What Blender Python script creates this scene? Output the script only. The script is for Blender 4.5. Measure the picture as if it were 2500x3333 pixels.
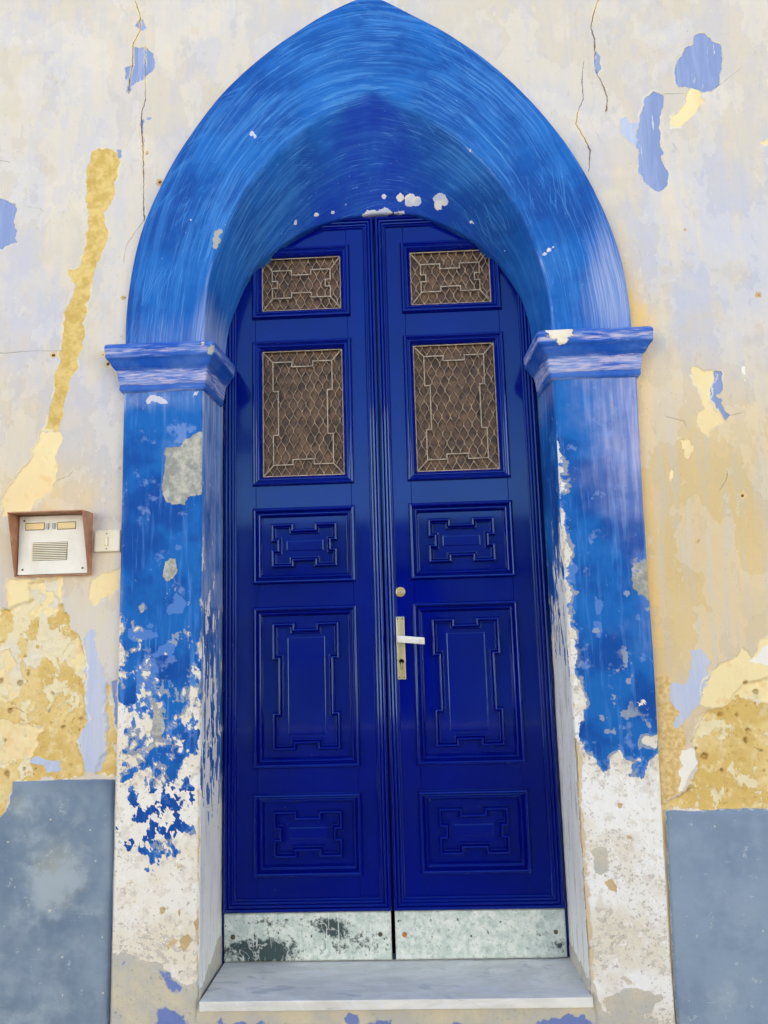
import bpy, bmesh, math, random
import numpy as np
from mathutils import Matrix, Vector

# ------------------------------------------------------------------ camera, sky, sun, exposure
scene = bpy.context.scene
for o in list(bpy.data.objects): bpy.data.objects.remove(o)
cd = bpy.data.cameras.new('camera'); cam = bpy.data.objects.new('camera', cd)
scene.collection.objects.link(cam); scene.camera = cam
R_ = Vector((0.99881959, 0.03945533, -0.02833192)); U_ = Vector((0.0336838, -0.14236186, 0.98924138)); F_ = Vector((-0.03499746, 0.989028, 0.14352282))
m3 = Matrix((R_, U_, -F_)).transposed()
cam.matrix_world = Matrix.Translation((0.10483, -2.73957, 1.13229)) @ m3.to_4x4()
cd.sensor_fit = 'HORIZONTAL'; cd.sensor_width = 36; cd.lens = 36 * 2455.82 / 2500
cd.clip_start = 0.05; cd.clip_end = 3000
SUN_EL, SUN_AZ = math.radians(42), math.radians(340)     # azimuth clockwise from +y: the sun stands behind the house, which is in open shade
world = bpy.data.worlds.new('World'); scene.world = world; world.use_nodes = True
wn = world.node_tree.nodes; bg = wn['Background']
sky = wn.new('ShaderNodeTexSky'); sky.sky_type = 'NISHITA'; sky.sun_disc = False
sky.sun_elevation = SUN_EL; sky.sun_rotation = SUN_AZ
sky.air_density = 1.0; sky.dust_density = 1.0; sky.ozone_density = 1.0
world.node_tree.links.new(sky.outputs[0], bg.inputs[0]); bg.inputs[1].default_value = 0.07
sd_ = bpy.data.lights.new('sun', 'SUN'); sd_.energy = 5.0; sd_.angle = math.radians(0.5); sd_.color = (1.0, 0.95, 0.88)
sun = bpy.data.objects.new('sun', sd_); scene.collection.objects.link(sun)
dirv = Vector((math.sin(SUN_AZ) * math.cos(SUN_EL), math.cos(SUN_AZ) * math.cos(SUN_EL), math.sin(SUN_EL)))
sun.rotation_euler = dirv.to_track_quat('Z', 'Y').to_euler(); sun.location = dirv * 20
vs = scene.view_settings; vs.view_transform = 'Standard'; vs.look = 'None'; vs.exposure = 2.2; vs.gamma = 1; vs.use_curve_mapping = False
scene.render.engine = 'CYCLES'; scene.cycles.max_bounces = 5; scene.cycles.diffuse_bounces = 3; scene.cycles.glossy_bounces = 3; scene.cycles.caustics_reflective = False; scene.cycles.caustics_refractive = False; scene.render.resolution_x = 768; scene.render.resolution_y = 1024

# ------------------------------------------------------------------ measured outlines
# traced paint and plaster marks, metres on the wall (x, z)
LILAC = [[(1.2,3.222),(1.238,3.225),(1.256,3.195),(1.292,3.179),(1.292,3.123),(1.275,3.041),(1.273,3.013),(1.237,2.987),(1.205,2.994),(1.173,3.01),(1.124,3.017),(1.115,3.059),(1.122,3.105),(1.147,3.141),(1.162,3.173),(1.192,3.185)],[(1.006,2.982),(1.04,3.003),(1.068,2.988),(1.062,2.915),(1.045,2.852),(1.043,2.78),(1.051,2.726),(1.066,2.685),(1.056,2.636),(1.03,2.616),(1.002,2.626),(0.973,2.667),(0.959,2.695),(0.968,2.766),(0.959,2.803),(0.966,2.848),(0.979,2.911)],[(0.841,3.183),(0.852,3.159),(0.854,3.103),(0.834,3.09),(0.833,3.132)],[(-0.877,3.39),(-0.86,3.419),(-0.833,3.402),(-0.828,3.373),(-0.855,3.36)],[(-0.88,3.303),(-0.858,3.297),(-0.836,3.295),(-0.8,3.264),(-0.793,3.211),(-0.812,3.183),(-0.838,3.156),(-0.881,3.14),(-0.889,3.102),(-0.895,3.112),(-0.895,3.16),(-0.911,3.17),(-0.909,3.208),(-0.883,3.221)],[(-1.417,2.721),(-1.347,2.712),(-1.329,2.698),(-1.301,2.692),(-1.3,2.642),(-1.308,2.615),(-1.296,2.578),(-1.296,2.533),(-1.33,2.526),(-1.347,2.513),(-1.407,2.516)],[(-0.937,2.889),(-0.919,2.883),(-0.914,2.851),(-0.931,2.842)],[(-0.822,3.009),(-0.805,3.01),(-0.802,3.0),(-0.82,2.999)],[(-0.846,2.996),(-0.837,2.995),(-0.827,2.92),(-0.829,2.883),(-0.837,2.921)],[(1.159,1.948),(1.185,1.944),(1.18,1.914),(1.173,1.87),(1.157,1.865),(1.174,1.825),(1.194,1.786),(1.177,1.77),(1.158,1.815),(1.137,1.849),(1.136,1.871),(1.149,1.898)],[(-0.907,0.968),(-0.885,0.967),(-0.882,0.807),(-0.894,0.833)]]
PALEBLUE = [[(0.909,2.906),(0.93,2.909),(0.944,2.885),(0.969,2.884),(0.958,2.794),(0.927,2.823),(0.908,2.837)],[(1.227,1.934),(1.243,1.936),(1.253,1.911),(1.254,1.888),(1.241,1.917)],[(-0.992,1.127),(-0.972,1.127),(-0.949,1.034),(-0.927,0.968),(-0.915,0.738),(-0.94,0.675),(-0.986,0.667),(-0.994,0.733),(-1.022,0.772),(-0.99,0.816),(-0.996,1.009)],[(-1.173,0.718),(-1.14,0.724),(-1.08,0.716),(-1.07,0.675),(-1.128,0.67),(-1.139,0.695),(-1.173,0.702)],[(0.929,0.915),(0.979,0.907),(0.987,0.926),(1.001,1.014),(1.032,1.013),(1.055,0.981),(1.047,0.931),(1.036,0.912),(1.018,0.844),(0.983,0.814),(0.942,0.765),(0.924,0.784),(0.94,0.821),(0.918,0.865)]]
CREAM = [[(1.156,3.006),(1.177,3.009),(1.204,2.989),(1.205,2.943),(1.181,2.908),(1.155,2.892),(1.115,2.859),(1.087,2.861),(1.086,2.905),(1.116,2.921),(1.143,2.947)],[(1.395,2.788),(1.44,2.794),(1.438,2.772),(1.397,2.774)],[(-1.176,1.829),(-1.107,1.821),(-1.099,1.799),(-1.11,1.757),(-1.119,1.721),(-1.113,1.689),(-1.122,1.632),(-1.141,1.596),(-1.187,1.577),(-1.207,1.541),(-1.3,1.524),(-1.302,1.586),(-1.293,1.601),(-1.264,1.663),(-1.214,1.719),(-1.19,1.792)],[(1.086,1.962),(1.117,1.955),(1.159,1.954),(1.161,1.937),(1.145,1.904),(1.141,1.871),(1.134,1.849),(1.142,1.821),(1.166,1.787),(1.177,1.77),(1.152,1.755),(1.13,1.745),(1.123,1.723),(1.108,1.726),(1.083,1.747),(1.077,1.769),(1.088,1.801),(1.11,1.817),(1.113,1.85),(1.101,1.895),(1.086,1.906)],[(1.022,1.711),(1.051,1.712),(1.052,1.693),(1.068,1.69),(1.063,1.671),(1.051,1.645),(1.038,1.645),(1.035,1.678)],[(0.977,1.599),(0.988,1.614),(0.998,1.603),(0.993,1.582),(0.982,1.574)],[(-1.38,0.844),(-1.238,0.841),(-1.143,0.813),(-1.161,0.75),(-1.173,0.724),(-1.233,0.707),(-1.372,0.691)],[(-1.392,1.079),(-1.269,1.075),(-1.226,1.028),(-1.204,0.975),(-1.229,0.924),(-1.268,0.899),(-1.383,0.902)],[(-1.072,1.07),(-1.026,1.115),(-0.996,1.022),(-1.015,0.99),(-1.057,1.024)],[(-1.273,1.309),(-1.08,1.317),(-1.091,1.236),(-1.11,1.183),(-1.191,1.173),(-1.232,1.16),(-1.268,1.208)],[(-1.001,1.241),(-0.982,1.3),(-0.942,1.324),(-0.886,1.342),(-0.882,1.267),(-0.93,1.238),(-0.97,1.215)],[(1.064,0.943),(1.099,0.974),(1.132,0.985),(1.166,1.016),(1.195,0.99),(1.226,1.04),(1.291,1.064),(1.364,1.03),(1.407,0.966),(1.436,0.883),(1.393,0.835),(1.329,0.824),(1.206,0.846),(1.139,0.866),(1.086,0.83),(1.029,0.831),(1.011,0.844),(1.037,0.918)]]
CHANNEL = [[(-1.035,2.848),(-1.028,2.88),(-0.998,2.892),(-0.963,2.89),(-0.928,2.874),(-0.922,2.833),(-0.938,2.741),(-0.949,2.678),(-0.965,2.643),(-0.968,2.598),(-0.959,2.561),(-0.962,2.517),(-0.986,2.455),(-1.01,2.386),(-1.02,2.316),(-1.03,2.275),(-1.037,2.16),(-1.044,2.109),(-1.063,2.05),(-1.082,1.992),(-1.103,1.9),(-1.113,1.825),(-1.171,1.829),(-1.145,1.91),(-1.135,1.968),(-1.141,2.019),(-1.121,2.061),(-1.117,2.112),(-1.112,2.198),(-1.103,2.279),(-1.068,2.353),(-1.099,2.399),(-1.095,2.416),(-1.053,2.423),(-1.043,2.503),(-1.028,2.601),(-1.044,2.701),(-1.042,2.793)]]
WHITE = [[(1.25,1.964),(1.266,1.96),(1.263,1.921),(1.255,1.888),(1.25,1.933)],[(1.188,0.978),(1.223,1.015),(1.288,1.026),(1.28,0.95),(1.212,0.964)],[(0.943,0.703),(0.986,0.702),(0.989,0.659),(0.954,0.612),(0.924,0.561),(0.936,0.63)]]
STONE = [[(-1.522,0.841),(-1.51,0.983),(-1.488,1.081),(-1.444,1.146),(-1.406,1.212),(-1.268,1.208),(-1.214,1.233),(-1.077,1.223),(-1.058,1.155),(-1.026,1.115),(-1.007,1.068),(-0.996,1.022),(-0.997,0.957),(-0.992,0.892),(-0.99,0.828),(-1.025,0.772),(-1.007,0.734),(-0.989,0.67),(-0.988,0.648),(-1.227,0.653),(-1.234,0.581),(-1.265,0.538),(-1.324,0.53),(-1.379,0.572),(-1.43,0.648),(-1.472,0.674)],[(-0.927,0.962),(-0.91,0.942),(-0.904,0.865),(-0.883,0.813),(-0.879,0.662),(-0.953,0.663),(-0.941,0.719),(-0.915,0.732),(-0.924,0.827)],[(-1.202,1.302),(-1.095,1.304),(-1.103,1.249),(-1.081,1.183),(-1.203,1.182),(-1.195,1.251)],[(1.398,0.884),(1.337,0.898),(1.235,0.913),(1.149,0.903),(1.12,0.86),(1.079,0.83),(1.028,0.819),(0.999,0.77),(0.982,0.721),(0.991,0.684),(0.987,0.635),(0.951,0.575),(0.917,0.552),(0.879,0.543),(0.865,0.517),(1.345,0.508),(1.389,0.579),(1.434,0.699),(1.426,0.797)]]
SAND = [[(0.879,0.935),(0.924,0.931),(0.933,0.896),(0.892,0.853),(0.93,0.852),(0.953,0.821),(0.959,0.746),(0.987,0.782),(0.963,0.721),(0.939,0.661),(0.931,0.564),(0.86,0.535)]]
CRACKS = [[(0.87,3.424),(0.863,3.386),(0.842,3.33),(0.828,3.274),(0.839,3.226),(0.836,3.16),(0.831,3.104),(0.842,3.075),(0.856,3.038),(0.869,2.99),(0.861,2.936)],[(0.793,3.134),(0.783,3.07),(0.781,2.986),(0.757,2.933),(0.75,2.887),(0.772,2.84),(0.793,2.785),(0.783,2.704)],[(-0.884,3.538),(-0.877,3.498),(-0.856,3.438),(-0.855,3.365),(-0.88,3.313),(-0.881,3.226),(-0.889,3.178),(-0.893,3.112)],[(-0.834,3.305),(-0.832,3.175),(-0.828,3.08),(-0.842,3.024),(-0.841,2.958),(-0.834,2.874),(-0.829,2.736),(-0.829,2.663),(-0.824,2.599)]]
HAIR = [[(1.073,2.992),(1.139,2.993),(1.229,2.988),(1.317,3.047),(1.407,3.125),(1.451,3.151)],[(1.089,2.796),(1.111,2.758)],[(-1.389,2.867),(-1.336,2.855)],[(-1.267,2.676),(-1.215,2.665),(-1.197,2.65)],[(-0.828,2.6),(-0.869,2.539),(-0.89,2.504),(-0.897,2.442)],[(-1.348,2.116),(-1.23,2.118),(-1.117,2.116)],[(-1.112,1.647),(-1.076,1.661),(-1.06,1.677)],[(1.262,1.86),(1.26,1.811),(1.229,1.793),(1.192,1.789)],[(1.169,1.597),(1.164,1.57),(1.137,1.534)],[(0.982,1.794),(1.038,1.776),(1.061,1.736)],[(-1.267,0.873),(-1.234,0.879),(-1.206,0.865)]]
HOLES = [(-0.898,2.159),(-0.915,2.135),(-0.964,2.095),(-0.945,2.06),(-0.92,2.016),(-0.897,1.919),(-0.894,1.681),(-0.896,1.645),(-1.088,2.065),(-1.143,2.1),(-0.945,2.86),(-0.82,2.862),(-0.77,2.746),(-0.871,2.423),(-0.89,2.306),(1.334,2.212),(1.105,2.467),(1.212,1.512),(1.055,1.368)]
PITS = [(1.13,0.804),(1.16,0.754),(1.001,0.724),(1.066,0.633),(1.21,0.946),(1.069,0.893),(1.162,0.903),(1.198,0.631),(1.016,0.677),(1.077,0.805),(1.151,0.723),(1.197,0.874),(0.956,0.569),(-1.22,0.963),(-1.241,0.898),(-1.199,0.788),(-1.263,0.777),(-1.192,0.687),(-1.011,0.842),(-1.119,0.87),(-1.251,0.669)]
GREY_L = [[(-0.727,1.739),(-0.683,1.742),(-0.663,1.765),(-0.632,1.784),(-0.591,1.798),(-0.581,1.788),(-0.58,1.592),(-0.6,1.575),(-0.653,1.574),(-0.658,1.544),(-0.706,1.545),(-0.727,1.566),(-0.733,1.613),(-0.728,1.664)],[(-0.704,1.367),(-0.684,1.364),(-0.679,1.339),(-0.688,1.294),(-0.718,1.271),(-0.723,1.296),(-0.729,1.32),(-0.724,1.35)],[(-0.804,1.209),(-0.787,1.214),(-0.789,1.185),(-0.801,1.18)],[(-0.761,0.89),(-0.735,0.889),(-0.714,0.826),(-0.733,0.764),(-0.772,0.733),(-0.797,0.691),(-0.836,0.685),(-0.83,0.716),(-0.785,0.765),(-0.754,0.827)]]
WHITE_L = [[(-0.796,1.917),(-0.768,1.927),(-0.721,1.903),(-0.742,1.899),(-0.768,1.908),(-0.789,1.906)],[(-0.67,1.923),(-0.613,1.936),(-0.618,1.92),(-0.654,1.917)]]
SKY_L = [[(-0.69,1.404),(-0.659,1.408),(-0.659,1.383),(-0.684,1.384)],[(-0.695,1.243),(-0.678,1.245),(-0.652,1.215),(-0.662,1.181),(-0.717,1.178),(-0.722,1.192),(-0.687,1.211)],[(-0.845,1.13),(-0.805,1.135),(-0.738,1.114),(-0.738,1.101),(-0.804,1.09),(-0.845,1.104)],[(-0.77,1.037),(-0.75,1.037),(-0.749,0.915),(-0.775,0.903)]]
BASE_L = [[(-0.866,0.137),(-0.825,0.128),(-0.786,0.11),(-0.749,0.098),(-0.723,0.087),(-0.679,0.057),(-0.635,0.037),(-0.607,0.051),(-0.598,0.102),(-0.561,0.102),(-0.559,-0.236),(-0.903,-0.234),(-0.913,0.141)]]
STAIN_L = [[(-0.723,0.069),(-0.698,0.069),(-0.673,0.046),(-0.651,0.034),(-0.654,0.006),(-0.669,0.029),(-0.691,0.029)],[(-0.846,0.105),(-0.827,0.105),(-0.827,0.097),(-0.843,0.097)],[(-0.74,-0.039),(-0.709,-0.033),(-0.641,-0.051),(-0.622,-0.102),(-0.745,-0.101),(-0.721,-0.062)]]
PLUG_L = [[(-0.655,0.167),(-0.633,0.184),(-0.618,0.166),(-0.636,0.143),(-0.649,0.132),(-0.661,0.149)],[(-0.618,0.218),(-0.599,0.236),(-0.593,0.206),(-0.608,0.195)],[(-0.726,0.261),(-0.71,0.261),(-0.712,0.249),(-0.726,0.249)],[(-0.666,0.254),(-0.659,0.254),(-0.66,0.225),(-0.665,0.231)]]
GREY_R = [[(0.82,1.292),(0.869,1.301),(0.886,1.298),(0.879,1.175),(0.838,1.197),(0.819,1.213)]]
SKY_R = [[(0.592,1.322),(0.622,1.321),(0.646,1.284),(0.632,1.234),(0.607,1.245),(0.588,1.266)],[(0.69,1.113),(0.712,1.118),(0.717,1.086),(0.705,1.052),(0.686,1.056)],[(0.698,1.189),(0.724,1.192),(0.722,1.157),(0.701,1.138),(0.693,1.164)]]
BARE_R = [[(0.558,0.692),(0.601,0.685),(0.619,0.667),(0.644,0.672),(0.652,0.696),(0.664,0.684),(0.674,0.656),(0.705,0.647),(0.701,0.677),(0.733,0.695),(0.729,0.731),(0.747,0.719),(0.742,0.688),(0.763,0.682),(0.781,0.669),(0.766,0.642),(0.765,0.624),(0.808,0.626),(0.815,0.669),(0.844,0.68),(0.864,0.698),(0.993,0.695),(0.888,-0.51),(0.455,-0.509)],[(0.811,0.735),(0.849,0.753),(0.869,0.765),(0.865,0.716),(0.835,0.722)],[(0.79,0.687),(0.804,0.694),(0.812,0.684),(0.803,0.673),(0.791,0.675)]]
BASE_R = [[(0.634,-0.013),(0.707,0.003),(0.755,0.008),(0.807,-0.009),(0.811,-0.032),(0.774,-0.059),(0.725,-0.07),(0.643,-0.052)],[(0.579,0.054),(0.614,0.049),(0.629,0.004),(0.631,-0.052),(0.796,-0.07),(0.794,-0.245),(0.559,-0.243)],[(0.642,0.404),(0.67,0.421),(0.687,0.397),(0.683,0.345),(0.658,0.334),(0.641,0.351)]]
PLUG_R = [[(0.66,0.322),(0.682,0.327),(0.702,0.31),(0.698,0.289),(0.674,0.296)],[(0.726,0.556),(0.745,0.559),(0.743,0.535),(0.721,0.532)],[(0.746,0.452),(0.764,0.449),(0.757,0.44),(0.742,0.443)]]
BLOCK_L = [[(-1.438,0.664),(-1.225,0.656),(-1.229,0.619),(-1.234,0.581),(-1.246,0.557),(-1.265,0.538),(-1.324,0.53),(-1.379,0.572),(-1.426,0.635)]]
ARCH_CHIPS = [(-0.295, -0.061, 2.648, 0.0091), (-0.218, -0.057, 2.68, 0.0111), (-0.098, -0.074, 2.742, 0.003), (-0.102, -0.057, 2.715, 0.0035), (0.004, -0.061, 2.738, 0.0061), (0.002, -0.048, 2.716, 0.0041), (0.044, -0.061, 2.739, 0.0122), (0.107, -0.061, 2.729, 0.0228), (0.142, -0.061, 2.722, 0.0253), (0.166, -0.061, 2.715, 0.0203), (0.253, -0.079, 2.697, 0.0228), (0.247, -0.066, 2.685, 0.0203), (0.265, -0.083, 2.696, 0.0203), (0.368, -0.074, 2.61, 0.0111), (0.378, -0.074, 2.602, 0.0071), (0.477, -0.114, 2.526, 0.003), (0.488, -0.083, 2.483, 0.0071), (0.491, -0.079, 2.475, 0.0051), (-0.156, -0.048, 2.69, 0.0046), (-0.115, -0.034, 2.681, 0.0041), (0.362, -0.241, 2.791, 0.0068), (0.79, -0.249, 2.411, 0.006), (0.617, -0.247, 2.396, 0.0105), (0.633, -0.248, 2.404, 0.0075), (0.602, -0.245, 2.384, 0.006), (-0.422, -0.25, 2.894, 0.0068), (-0.412, -0.25, 2.885, 0.0053), (-0.508, -0.07, 2.44, 0.0053), (-0.698, -0.251, 2.553, 0.0023), (-0.644, -0.251, 2.571, 0.0023)]
ARCH_GREY = [(-0.55, -0.245, 2.516, 0.0105), (-0.551, -0.245, 2.491, 0.0136), (-0.557, -0.245, 2.47, 0.0113), (-0.54, -0.245, 2.524, 0.0075)]
E_L=[(-.876,2.07),(-.873,2.255),(-.853,2.416),(-.828,2.53),(-.792,2.635),(-.725,2.784),(-.645,2.917),(-.554,3.045),(-.456,3.148),(-.352,3.236),(-.248,3.308),(-.150,3.368),(-.044,3.418),(.012,3.436)]
E_R=[(.012,3.436),(.071,3.41),(.155,3.357),(.263,3.288),(.345,3.226),(.426,3.156),(.506,3.072),(.576,2.988),(.638,2.904),(.705,2.796),(.756,2.696),(.798,2.596),(.831,2.499),(.856,2.403),(.873,2.308),(.882,2.181),(.884,2.07)]
A_L=[(-.597,2.07),(-.589,2.265),(-.568,2.394),(-.532,2.497),(-.492,2.594),(-.431,2.706),(-.355,2.8),(-.279,2.87),(-.211,2.925),(-.134,2.978),(-.049,3.025),(.015,3.055)]
A_R=[(.015,3.055),(.06,3.029),(.183,2.953),(.281,2.874),(.36,2.792),(.438,2.699),(.495,2.61),(.534,2.522),(.562,2.443),(.584,2.365),(.602,2.27),(.61,2.194),(.61,2.07)]
B_L=[(-.58,2.07),(-.570,2.22),(-.541,2.333),(-.505,2.422),(-.452,2.494),(-.389,2.553),(-.308,2.608),(-.235,2.642),(-.163,2.665),(-.073,2.682),(.03,2.688)]
B_R=[(.03,2.688),(.14,2.680),(.219,2.655),(.297,2.616),(.365,2.57),(.425,2.519),(.474,2.461),(.515,2.402),(.546,2.336),(.563,2.28),(.578,2.19),(.582,2.07)]
def spline(P,n):
    P=np.array(P,float);Q=np.vstack([2*P[0]-P[1],P,2*P[-1]-P[-2]])
    d=[]
    for i in range(1,len(Q)-2):
        t=np.linspace(0,1,24,endpoint=False)[:,None]
        a,b,c,e=Q[i-1],Q[i],Q[i+1],Q[i+2]
        d.append(.5*((2*b)+(-a+c)*t+(2*a-5*b+4*c-e)*t*t+(-a+3*b-3*c+e)*t**3))
    d=np.vstack(d+[P[-1:]])
    for _ in range(60): d[1:-1]=.25*d[:-2]+.5*d[1:-1]+.25*d[2:]
    s=np.r_[0,np.cumsum(np.linalg.norm(np.diff(d,axis=0),axis=1))]
    t=np.linspace(0,s[-1],n)
    return np.c_[np.interp(t,s,d[:,0]),np.interp(t,s,d[:,1])]
def arch_grid(n=300,front=-.245,back=-.03):
    E=np.vstack([spline(E_L,n),spline(E_R,n)[1:]]);A=np.vstack([spline(A_L,n),spline(A_R,n)[1:]]);B=np.vstack([spline(B_L,n),spline(B_R,n)[1:]])
    for _ in range(30): B[1:-1]=.25*B[:-2]+.5*B[1:-1]+.25*B[2:]
    m=len(E);rows=[]
    def P(c,y): return np.c_[c[:,0],np.full(m,y) if np.isscalar(y) else y,c[:,1]]
    rows+= [P(E,-.19),P(E,-.225),P(E,front+.008)]
    e3=P(E,front);a3=P(A,front);b3=P(B,back)
    inw=e3+(a3-e3)*.012
    q0=e3+(a3-e3)*.94;q2=a3+(b3-a3)*.07
    for k in np.linspace(0,1,44): rows.append(inw+(q0-inw)*k+np.array([0,-.006*np.sin(np.pi*k),0]))
    for k in np.linspace(0,1,16)[1:]: rows.append((1-k)**2*q0+2*k*(1-k)*a3+k*k*q2)
    for k in np.linspace(0,1,46)[1:]: rows.append(q2+(b3-q2)*k)
    rows+= [P(B,back+.012)+(np.array([0,0,.0])),P(B,.03)]
    G=np.array(rows)               # profile x along x 3
    return G,m

# ------------------------------------------------------------------ helpers
C = scene.collection
ORG = {}
def srgb(r, g, b):
    f = lambda c: (c / 12.92 if c <= .04045 else ((c + .055) / 1.055) ** 2.4)
    return (f(r / 255), f(g / 255), f(b / 255), 1)
def empty(name, loc):
    o = bpy.data.objects.new(name, None); C.objects.link(o); o.location = loc; o.empty_display_size = .1
    ORG[o] = np.array(loc, float); return o
def tag(o, label=None, cat=None, group=None, kind=None):
    if label: o['label'] = label
    if cat: o['category'] = cat
    if group: o['group'] = group
    if kind: o['kind'] = kind
    return o
def mesh(name, V, Fc, mat, parent=None, smooth=False, attrs=None, uv=None):
    V = np.asarray(V, float).reshape(-1, 3)
    org = ORG[parent] if parent is not None else np.zeros(3)
    me = bpy.data.meshes.new(name); W = (V - org)
    if isinstance(Fc, np.ndarray):
        nf, k = Fc.shape
        me.vertices.add(len(W)); me.vertices.foreach_set('co', W.astype(np.float32).ravel())
        me.loops.add(nf * k); me.loops.foreach_set('vertex_index', Fc.astype(np.int32).ravel())
        me.polygons.add(nf); me.polygons.foreach_set('loop_start', np.arange(0, nf * k, k, dtype=np.int32))
        me.polygons.foreach_set('loop_total', np.full(nf, k, dtype=np.int32))
        me.update(calc_edges=True); me.validate()
    else:
        me.from_pydata([tuple(v) for v in W], [], Fc); me.update()
    if smooth: me.polygons.foreach_set('use_smooth', np.ones(len(me.polygons), bool))
    for k, a in (attrs or {}).items():
        at = me.attributes.new(k, 'FLOAT', 'POINT'); at.data.foreach_set('value', np.asarray(a, np.float32).ravel())
    if uv is not None:
        at = me.attributes.new('suv', 'FLOAT_VECTOR', 'POINT'); at.data.foreach_set('vector', np.asarray(uv, np.float32).ravel())
    me.materials.append(mat)
    o = bpy.data.objects.new(name, me); C.objects.link(o)
    if parent is not None: o.parent = parent
    ORG[o] = org
    return o
def fix_normals(o):
    bm = bmesh.new(); bm.from_mesh(o.data); bmesh.ops.recalc_face_normals(bm, faces=bm.faces); bm.to_mesh(o.data); bm.free(); return o
def box(name, x0, x1, y0, y1, z0, z1, mat, parent=None, bev=0.0, seg=2, taper=None):
    bm = bmesh.new(); bmesh.ops.create_cube(bm, size=1)
    for v in bm.verts:
        v.co = Vector(((x0 + x1) / 2 + v.co.x * (x1 - x0), (y0 + y1) / 2 + v.co.y * (y1 - y0), (z0 + z1) / 2 + v.co.z * (z1 - z0)))
    if bev: bmesh.ops.bevel(bm, geom=list(bm.edges), offset=bev, segments=seg, affect='EDGES', profile=.5)
    return from_bm(name, bm, mat, parent)
def from_bm(name, bm, mat, parent=None, smooth=False):
    org = ORG[parent] if parent is not None else np.zeros(3)
    for v in bm.verts: v.co -= Vector(org)
    bmesh.ops.recalc_face_normals(bm, faces=bm.faces)
    me = bpy.data.meshes.new(name); bm.to_mesh(me); bm.free(); me.materials.append(mat)
    if smooth: me.polygons.foreach_set('use_smooth', np.ones(len(me.polygons), bool))
    o = bpy.data.objects.new(name, me); C.objects.link(o)
    if parent is not None: o.parent = parent
    ORG[o] = org; return o
def disc(name, x, z, y0, prof, mat, parent, n=24, smooth=False):
    """turned piece on a door-parallel plane: prof = [(radius, proud)], axis towards the street"""
    V = []; Fc = []
    for r, h in prof:
        for i in range(n):
            a = 2 * math.pi * i / n; V.append((x + r * math.cos(a), y0 - h, z + r * math.sin(a)))
    for k in range(len(prof) - 1):
        for i in range(n):
            j = (i + 1) % n; Fc.append((k * n + i, k * n + j, (k + 1) * n + j, (k + 1) * n + i))
    Fc.append(tuple((len(prof) - 1) * n + i for i in range(n)))
    return fix_normals(mesh(name, V, Fc, mat, parent, smooth))
def grid_faces(nu, nv, keep=None):
    idx = np.arange(nu * nv).reshape(nu, nv)
    f = np.stack([idx[:-1, :-1], idx[1:, :-1], idx[1:, 1:], idx[:-1, 1:]], -1).reshape(-1, 4)
    return f

# ---- noise and distance fields (numpy)
def _hash(ix, iy, seed):
    n = (ix.astype(np.int64) * 374761393 + iy.astype(np.int64) * 668265263 + seed * 974634777) & 0x7fffffff
    n = ((n ^ (n >> 13)) * 1274126177) & 0x7fffffff
    return ((n ^ (n >> 16)) & 0xffff) / 65535.0
def vnoise(x, y, seed=0):
    ix = np.floor(x); iy = np.floor(y); fx = x - ix; fy = y - iy
    fx = fx * fx * fx * (fx * (fx * 6 - 15) + 10); fy = fy * fy * fy * (fy * (fy * 6 - 15) + 10)
    a = _hash(ix, iy, seed); b = _hash(ix + 1, iy, seed); c = _hash(ix, iy + 1, seed); d = _hash(ix + 1, iy + 1, seed)
    return (a + (b - a) * fx) * (1 - fy) + (c + (d - c) * fx) * fy
def fbm(x, y, sc, octv=5, seed=0, gain=.55):
    s = 0; a = 1; t = 0
    for k in range(octv):
        s = s + a * vnoise(x * sc + 17.3 * k, y * sc - 9.1 * k, seed + k); t += a; a *= gain; sc *= 2.03
    return s / t - .5
def sdpoly(X, Z, P):
    P = np.array(P); out = np.full(X.shape, -.06)
    m = (X > P[:, 0].min() - .06) & (X < P[:, 0].max() + .06) & (Z > P[:, 1].min() - .06) & (Z < P[:, 1].max() + .06)
    if not m.any(): return out
    x = X[m]; z = Z[m]; d = np.full(x.shape, 1e9); ins = np.zeros(x.shape, bool)
    for (ax, az), (bx, bz) in zip(P, np.roll(P, -1, 0)):
        ex, ez = bx - ax, bz - az; t = np.clip(((x - ax) * ex + (z - az) * ez) / (ex * ex + ez * ez + 1e-12), 0, 1)
        d = np.minimum(d, (x - ax - t * ex) ** 2 + (z - az - t * ez) ** 2)
        c = ((az > z) != (bz > z)) & (x < (bx - ax) * (z - az) / (bz - az + 1e-12) + ax); ins ^= c
    out[m] = np.maximum(np.where(ins, 1, -1) * np.sqrt(d), -.06); return out
def sdset(X, Z, S):
    o = np.full(X.shape, -.06)
    for P in S: o = np.maximum(o, sdpoly(X, Z, P))
    return o
def sdline(X, Z, L):
    """signed side distance to open polylines and a weight that fades past their ends"""
    best = np.full(X.shape, .05); sg = np.full(X.shape, .05); w = np.zeros(X.shape)
    for P in L:
        P = np.array(P)
        for i in range(len(P) - 1):
            (ax, az), (bx, bz) = P[i], P[i + 1]; ex, ez = bx - ax, bz - az; ln = math.hypot(ex, ez)
            if ln < 1e-6: continue
            m = (X > min(ax, bx) - .05) & (X < max(ax, bx) + .05) & (Z > min(az, bz) - .05) & (Z < max(az, bz) + .05)
            x = X[m]; z = Z[m]; t0 = ((x - ax) * ex + (z - az) * ez) / (ln * ln); t = np.clip(t0, 0, 1)
            d = np.hypot(x - ax - t * ex, z - az - t * ez); s = ((x - ax) * ez - (z - az) * ex) / ln
            over = np.maximum(0, np.maximum(-t0, t0 - 1)) * ln
            b = best[m]; k = d < b; b[k] = d[k]; best[m] = b
            q = sg[m]; q[k] = s[k]; sg[m] = q
            ww = w[m]; ww[k] = np.clip(1 - over[k] / .004, 0, 1); w[m] = ww
    return sg, w
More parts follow.
